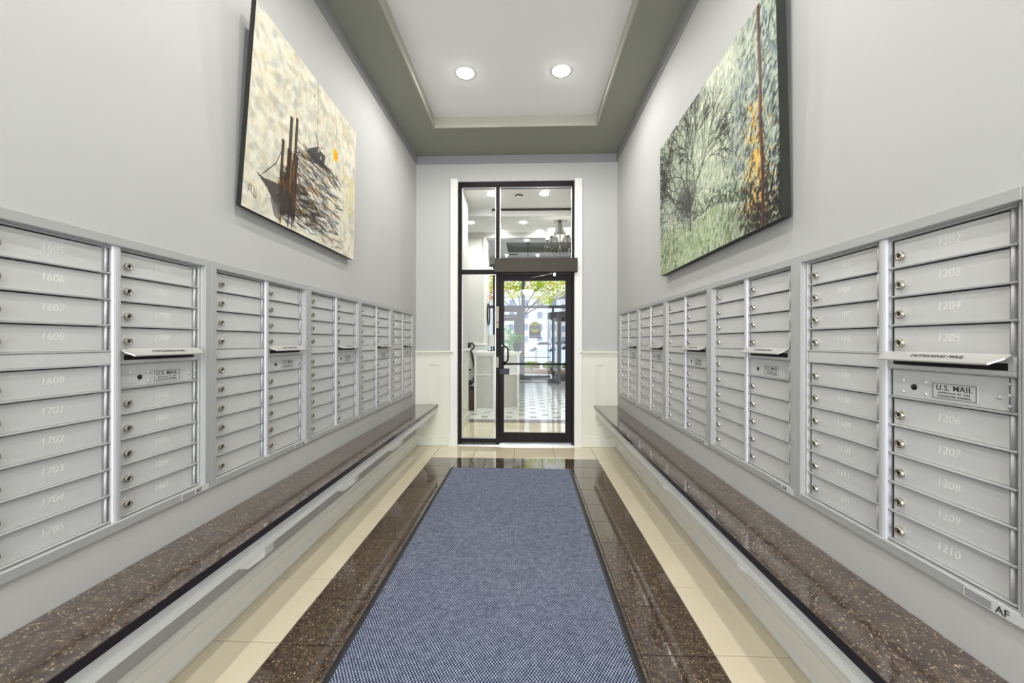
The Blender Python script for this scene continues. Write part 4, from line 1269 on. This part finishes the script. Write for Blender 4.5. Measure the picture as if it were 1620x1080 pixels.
# revolving door
RX, RY, RR = 1.75, 12.93, 1.05
t = thing('revolving_door', 'grey metal and glass revolving door at the right of the street windows', 'revolving door', (RX, RY, 0))
def arcp(r, a0, a1, n=16): return [(r * math.cos(a0 + (a1 - a0) * k / n), r * math.sin(a0 + (a1 - a0) * k / n)) for k in range(n + 1)]
def arcwall(r0, r1, a0, a1, z0, z1, n=16):
    b = MB(); p = arcp(r0, a0, a1, n) + list(reversed(arcp(r1, a0, a1, n)))
    N = len(p); vs = [(x, y, z0) for x, y in p] + [(x, y, z1) for x, y in p]; fs = []
    for k in range(n):
        a, b2, c, d = k, k + 1, N - 2 - k, N - 1 - k
        fs += [(a, d, c, b2), (N + a, N + b2, N + c, N + d)]
    for k in range(N):
        j = (k + 1) % N; fs.append((k, j, N + j, N + k))
    b.add(vs, fs); return b
arcwall(RR - 0.03, RR + 0.03, 0, 2 * PI, 2.02, 2.20, 40).build('canopy_ring', STORE, t)
MB().lathe([(0, 2.19), (RR, 2.19), (RR, 2.20), (0, 2.20)], n=40).build('canopy_top', STORE, t)
for a0, a1 in ((PI - 0.03, PI + 0.79), (-0.79, 0.03)):
    arcwall(RR - 0.006, RR + 0.006, a0, a1, 0.13, 2.02, 12).build('curved_glass', STOREG, t)
    arcwall(RR - 0.035, RR + 0.035, a0, a1, 0, 0.13, 12).build('base_ring', STORE, t)
for a, w_ in ((PI, 0.012), (PI + 0.77, 0.055), (-0.77, 0.055), (0.0, 0.012)):
    x, y = RR * math.cos(a), RR * math.sin(a)
    MB().bbox(x - w_, x + w_, y - w_, y + w_, 0, 2.02, 0.004).build('post', STORE if w_ > 0.02 else BLACKM, t)
for k in range(3):
    a = math.radians(200 + 120 * k)
    b = MB(); L0, L1 = 0.05, RR - 0.05
    b.bbox(L0, L0 + 0.06, -0.02, 0.02, 0.02, 2.01, 0.003); b.bbox(L1 - 0.08, L1, -0.02, 0.02, 0.02, 2.01, 0.003)
    b.bbox(L0 + 0.06, L1 - 0.08, -0.02, 0.02, 1.92, 2.01, 0.003); b.bbox(L0 + 0.06, L1 - 0.08, -0.02, 0.02, 0.02, 0.26, 0.003)
    rm = Matrix.Rotation(a, 3, 'Z'); b.rot(rm); wg = b.build('wing', STORE, t)
    MB().box(L0 + 0.06, L1 - 0.08, -0.004, 0.004, 0.26, 1.92).rot(rm).build('pane', STOREG, wg)
MB().tube([(0, 0, 0.0), (0, 0, 2.02)], 0.04, 12).build('centre_shaft', STORE, t)

# ================================================================== OUTSIDE
PAVE = mat('sidewalk_concrete', rgb(214, 208, 196), 0.8, var=0.08, vscale=2)
ASPH = mat('street_asphalt', rgb(190, 200, 206), 0.7, var=0.06, vscale=1.5)
MULCH = mat('mulch_brown', rgb(150, 116, 88), 0.9, var=0.5, vscale=20)
struct('ground', MB().box(-60, 60, YS + 0.1, 19.5, -0.25, -0.06), PAVE, 'pale concrete sidewalk outside the street windows')
struct('ground_2', MB().box(-90, 90, 19.5, 220, -0.30, -0.14), ASPH, 'pale street asphalt beyond the sidewalk')
struct('ground_3', MB().box(-40, 40, 19.3, 19.5, -0.2, -0.02), PAVE, 'kerb of the sidewalk')
struct('ground_4', MB().box(-60, 60, -30, YB - 0.15, -0.25, -0.02), PAVE)
bed = MB().bbox(-5, 8, 16.6, 18.6, -0.06, 0.02, 0.01).build('planting_bed', MULCH)
tag(bed, 'mulched planting bed in the sidewalk outside the street window', 'planting bed')
lr = random.Random(21)
def leaf_cloud(n, gen, size, seed, flat=0.0):
    q = random.Random(seed); b = MB()
    for _ in range(n):
        c_ = Vector(gen(q)); s_ = size * (0.6 + 0.8 * q.random())
        u = Vector((q.gauss(0, 1), q.gauss(0, 1), q.gauss(0, 1))).normalized()
        v = u.orthogonal().normalized(); w_ = u.cross(v)
        b.add([c_ - v * s_, c_ + w_ * s_ * 0.45, c_ + v * s_, c_ - w_ * s_ * 0.45], [(0, 1, 2, 3)])
    return b
def leafmat(name, c1, c2, c3, sc):
    m = bpy.data.materials.new(name); m.use_nodes = True
    n, l = m.node_tree.nodes, m.node_tree.links
    b = n['Principled BSDF']; b.inputs['Roughness'].default_value = 0.6
    g = n.new('ShaderNodeNewGeometry'); no = n.new('ShaderNodeTexNoise'); no.inputs['Scale'].default_value = sc; no.inputs['Detail'].default_value = 3
    l.new(g.outputs['Position'], no.inputs[0]); r = n.new('ShaderNodeValToRGB'); e = r.color_ramp.elements
    e[0].position = 0.36; e[0].color = c1; e[1].position = 0.64; e[1].color = c3; k = e.new(0.5); k.color = c2
    l.new(no.outputs[0], r.inputs[0]); l.new(r.outputs[0], b.inputs['Base Color'])
    t_ = n.new('ShaderNodeBsdfTranslucent'); l.new(r.outputs[0], t_.inputs[0])
    mx_ = n.new('ShaderNodeMixShader'); mx_.inputs[0].default_value = 0.5
    l.new(b.outputs[0], mx_.inputs[1]); l.new(t_.outputs[0], mx_.inputs[2]); l.new(mx_.outputs[0], n['Material Output'].inputs[0])
    return m
YLEAF = leafmat('autumn_yellow_leaves', rgb(176, 206, 40), rgb(226, 222, 40), rgb(240, 206, 90), 1.3)
GLEAF = leafmat('bush_green_leaves', rgb(60, 130, 70), rgb(110, 170, 90), rgb(190, 220, 130), 6)
BLEAF = leafmat('bed_mixed_leaves', rgb(170, 210, 60), rgb(150, 170, 70), rgb(190, 130, 110), 3)
BARK = mat('bark', rgb(92, 80, 76), 0.9, var=0.3, vscale=10)
def tree(x, y, label, seed, blobs, mt, trunk_r=0.05, h=2.9, n=4200, size=0.075):
    h = h
    t = thing('street_tree', label, 'tree', (x, y, -0.1))
    q = random.Random(seed)
    tr = MB().tube([(0, 0, 0), (0.02, 0, h * 0.5), (0, 0, h)], [trunk_r * 1.3, trunk_r, trunk_r * 0.8], 10)
    tr.build('trunk', BARK, t)
    for bx_, by_, bz_, br_ in blobs:
        br = MB().tube([(0, 0, h - 0.3), (bx_ * 0.45, by_ * 0.45, (h + bz_) * 0.5), (bx_ * 0.9, by_ * 0.9, bz_)], [trunk_r * 0.55, trunk_r * 0.4, 0.012], 7)
        br.tube([(bx_ * 0.45, by_ * 0.45, (h + bz_) * 0.5), (bx_ * 0.7 + 0.3, by_ * 0.7, bz_ + 0.25)], [trunk_r * 0.3, 0.01], 6)
        br.tube([(bx_ * 0.6, by_ * 0.6, (h + bz_) * 0.5 + 0.1), (bx_ * 0.9 - 0.3, by_ * 0.7, bz_ - 0.2)], [trunk_r * 0.25, 0.01], 6)
        br.build('branch', BARK, t)
    tot = sum(b[3] ** 2 for b in blobs)
    def gen(q):
        r_ = q.random() * tot; a = 0
        for b in blobs:
            a += b[3] ** 2
            if r_ <= a: break
        u = Vector((q.gauss(0, 1), q.gauss(0, 1), q.gauss(0, 1))).normalized() * b[3] * q.random() ** 0.5
        return (b[0] + u.x, b[1] + u.y * 0.8, b[2] + u.z * 0.75)
    lc_ = leaf_cloud(n, gen, size, seed).build('foliage', mt, t)
    lc_['kind'] = 'stuff'
    return t
tree(-0.22, 19.0, 'yellow leaved autumn tree right outside the street windows', 4,
     [(-1.2, 0, 4.3, 0.95), (0.9, 0, 4.0, 0.9), (2.0, 0.3, 4.2, 0.95), (0.2, 0.2, 5.0, 1.0), (1.2, -0.3, 3.35, 0.45), (-2.4, 0, 4.1, 0.8), (-0.3, -0.2, 3.9, 0.7), (2.9, 0, 3.7, 0.7)], YLEAF, n=3600)
tree(-3.6, 20.5, 'orange leaved street tree left of the yellow tree', 9,
     [(0, 0, 4.2, 1.3), (1.2, 0, 3.9, 1.0), (-1.2, 0, 4.6, 1.1)], leafmat('autumn_orange_leaves', rgb(226, 190, 80), rgb(240, 170, 80), rgb(230, 150, 90), 2), n=2500)
def bush(x, y, r_, h, label, mt, seed, n=900, grp=None):
    t = thing('bush', label, 'bush', (x, y, 0.025), 0, grp)
    b = MB()
    q = random.Random(seed)
    for k in range(7):
        a = q.random() * 6.28; b.tube([(0, 0, 0.016), (r_ * 0.5 * math.cos(a), r_ * 0.5 * math.sin(a), h * 0.75)], 0.012, 5)
    b.build('stem', BARK, t)
    def gen(q):
        u = Vector((q.gauss(0, 1), q.gauss(0, 1), q.gauss(0, 1))).normalized() * q.random() ** 0.4
        return (u.x * r_, u.y * r_, max(0.14, h * 0.5 + u.z * h * 0.5))
    leaf_cloud(n, gen, 0.045, seed).build('foliage', mt, t)['kind'] = 'stuff'
bush(-0.85, 17.0, 0.55, 2.0, 'tall green bush seen through the swing door glass', GLEAF, 31, 1500)
for i, (x, y, r_, h) in enumerate(((0.22, 17.3, 0.40, 0.42), (1.08, 17.35, 0.40, 0.40), (1.93, 17.3, 0.40, 0.44), (-0.65, 17.9, 0.34, 0.45), (2.80, 17.5, 0.40, 0.5))):
    bush(x, y, r_, h, ['bright green low shrub left in the window bed', 'reddish green low shrub in the middle of the window bed', 'low shrub at the right of the window bed', 'low shrub behind the big window mullion', 'low shrub behind the revolving door'][i], BLEAF, 40 + i, 1300, 'low shrubs in the planting bed')
# parked cars, simple but complete
def car(x, y, rz, paint, label):
    t = thing('car', label, 'car', (x, y, -0.14), rz, 'cars parked across the street')
    prof = [(-2.1, 0.35), (-2.15, 0.62), (-1.95, 0.85), (-1.2, 0.95), (-0.75, 1.38), (-0.3, 1.48), (0.6, 1.46), (1.25, 1.02), (1.95, 0.88), (2.15, 0.65), (2.12, 0.35)]
    b = MB(); n = len(prof)
    vs = [(px_, -0.85, pz_) for px_, pz_ in prof] + [(px_, 0.85, pz_) for px_, pz_ in prof]
    b.add(vs, [tuple(range(n)), tuple(range(2 * n - 1, n - 1, -1))] + [(i, n + i, n + (i + 1) % n, (i + 1) % n) for i in range(n)])
    b.build('body', paint, t)
    g = MB()
    for yy, s_ in ((-0.855, -1), (0.855, 1)):
        g.add([(-1.05, yy, 0.98), (-0.7, yy, 1.34), (0.55, yy, 1.38), (1.1, yy, 1.0)], [(0, 1, 2, 3) if s_ < 0 else (3, 2, 1, 0)])
    g.build('side_window', CARG, t)
    wm = MB().lathe([(0, -0.1), (0.3, -0.1), (0.33, -0.06), (0.33, 0.06), (0.3, 0.1), (0, 0.1)], n=18).rot(Matrix.Rotation(PI / 2, 3, 'X')).mesh('wheel', RUBBER)
    for px_ in (-1.35, 1.35):
        for py_ in (-0.8, 0.8): link('wheel', wm, t, (px_, py_, 0.33))
CARG = mat('car_window', rgb(60, 66, 74), 0.1)
car(2.2, 56, 0.25, mat('car_white', rgb(240, 240, 240), 0.25), 'white car parked nearest across the street')
car(5.4, 72, 0.1, mat('car_silver', rgb(196, 200, 208), 0.25), 'silver car parked behind the white one')
car(8.4, 95, 0.0, mat('car_dark', rgb(70, 56, 60), 0.25), 'dark red car farthest down the street')
t = thing('bollard', 'pale square bollard at the kerb outside the big window', 'bollard', (0.62, 26.0, -0.14))
MB().bbox(-0.12, 0.12, -0.12, 0.12, 0, 0.75, 0.02).build('post', PAVE, t)
MB().bbox(-0.15, 0.15, -0.15, 0.15, 0.75, 0.84, 0.02).build('cap', WALLG, t)
# buildings across the street
BW = mat('pale_pink_render', rgb(236, 224, 220), 0.8); BW2 = mat('pale_cream_render', rgb(236, 232, 220), 0.8); BWIN = mat('far_window', rgb(150, 160, 176), 0.2)
def building(x, y, w_, dpt, h, mt, label, nx, nz):
    t = thing('building', label, 'building', (x, y, -0.2))
    MB().box(-w_ / 2, w_ / 2, 0, dpt, 0, h).build('wall', mt, t)
    MB().bbox(-w_ / 2 - 0.3, w_ / 2 + 0.3, -0.3, dpt, h, h + 0.5, 0.05).build('cornice', PAVE, t)
    me = MB().box(-0.7, 0.7, -0.06, 0.02, -0.9, 0.9).mesh('window', BWIN)
    fm = MB(); framebars2(fm, -0.8, 0.8, -1.0, 1.0, -0.14, -0.02, 0.12); fme = fm.mesh('window_frame', PAPER)
    for i in range(nx):
        for j in range(nz):
            o = link('window', me, t, (-w_ / 2 + (i + 0.5) * w_ / nx, 0, 2 + j * 3.2)); link('window_frame', fme, o)
building(-2, 105, 22, 12, 13, BW2, 'pale cream building across the street on the left', 6, 4)
building(17, 118, 15, 12, 16, BW, 'pale pink building across the street behind the dark car', 5, 5)
building(38, 110, 20, 12, 11, BW2, 'low cream building far right across the street', 5, 3)

# unseen area light added in the rear opening to fill the mail room
A = bpy.data.lights.new('rear_fill', 'AREA')
A.shape = 'RECTANGLE'; A.size = 1.9; A.size_y = 3.1; A.energy = FILL_E; A.color = (0.93, 0.96, 1.0)
ao = bpy.data.objects.new('rear_fill', A); C.objects.link(ao)
ao.location = ((XL + XR) / 2, YB - 0.1, 1.6); ao.rotation_euler = (PI / 2, 0, 0)
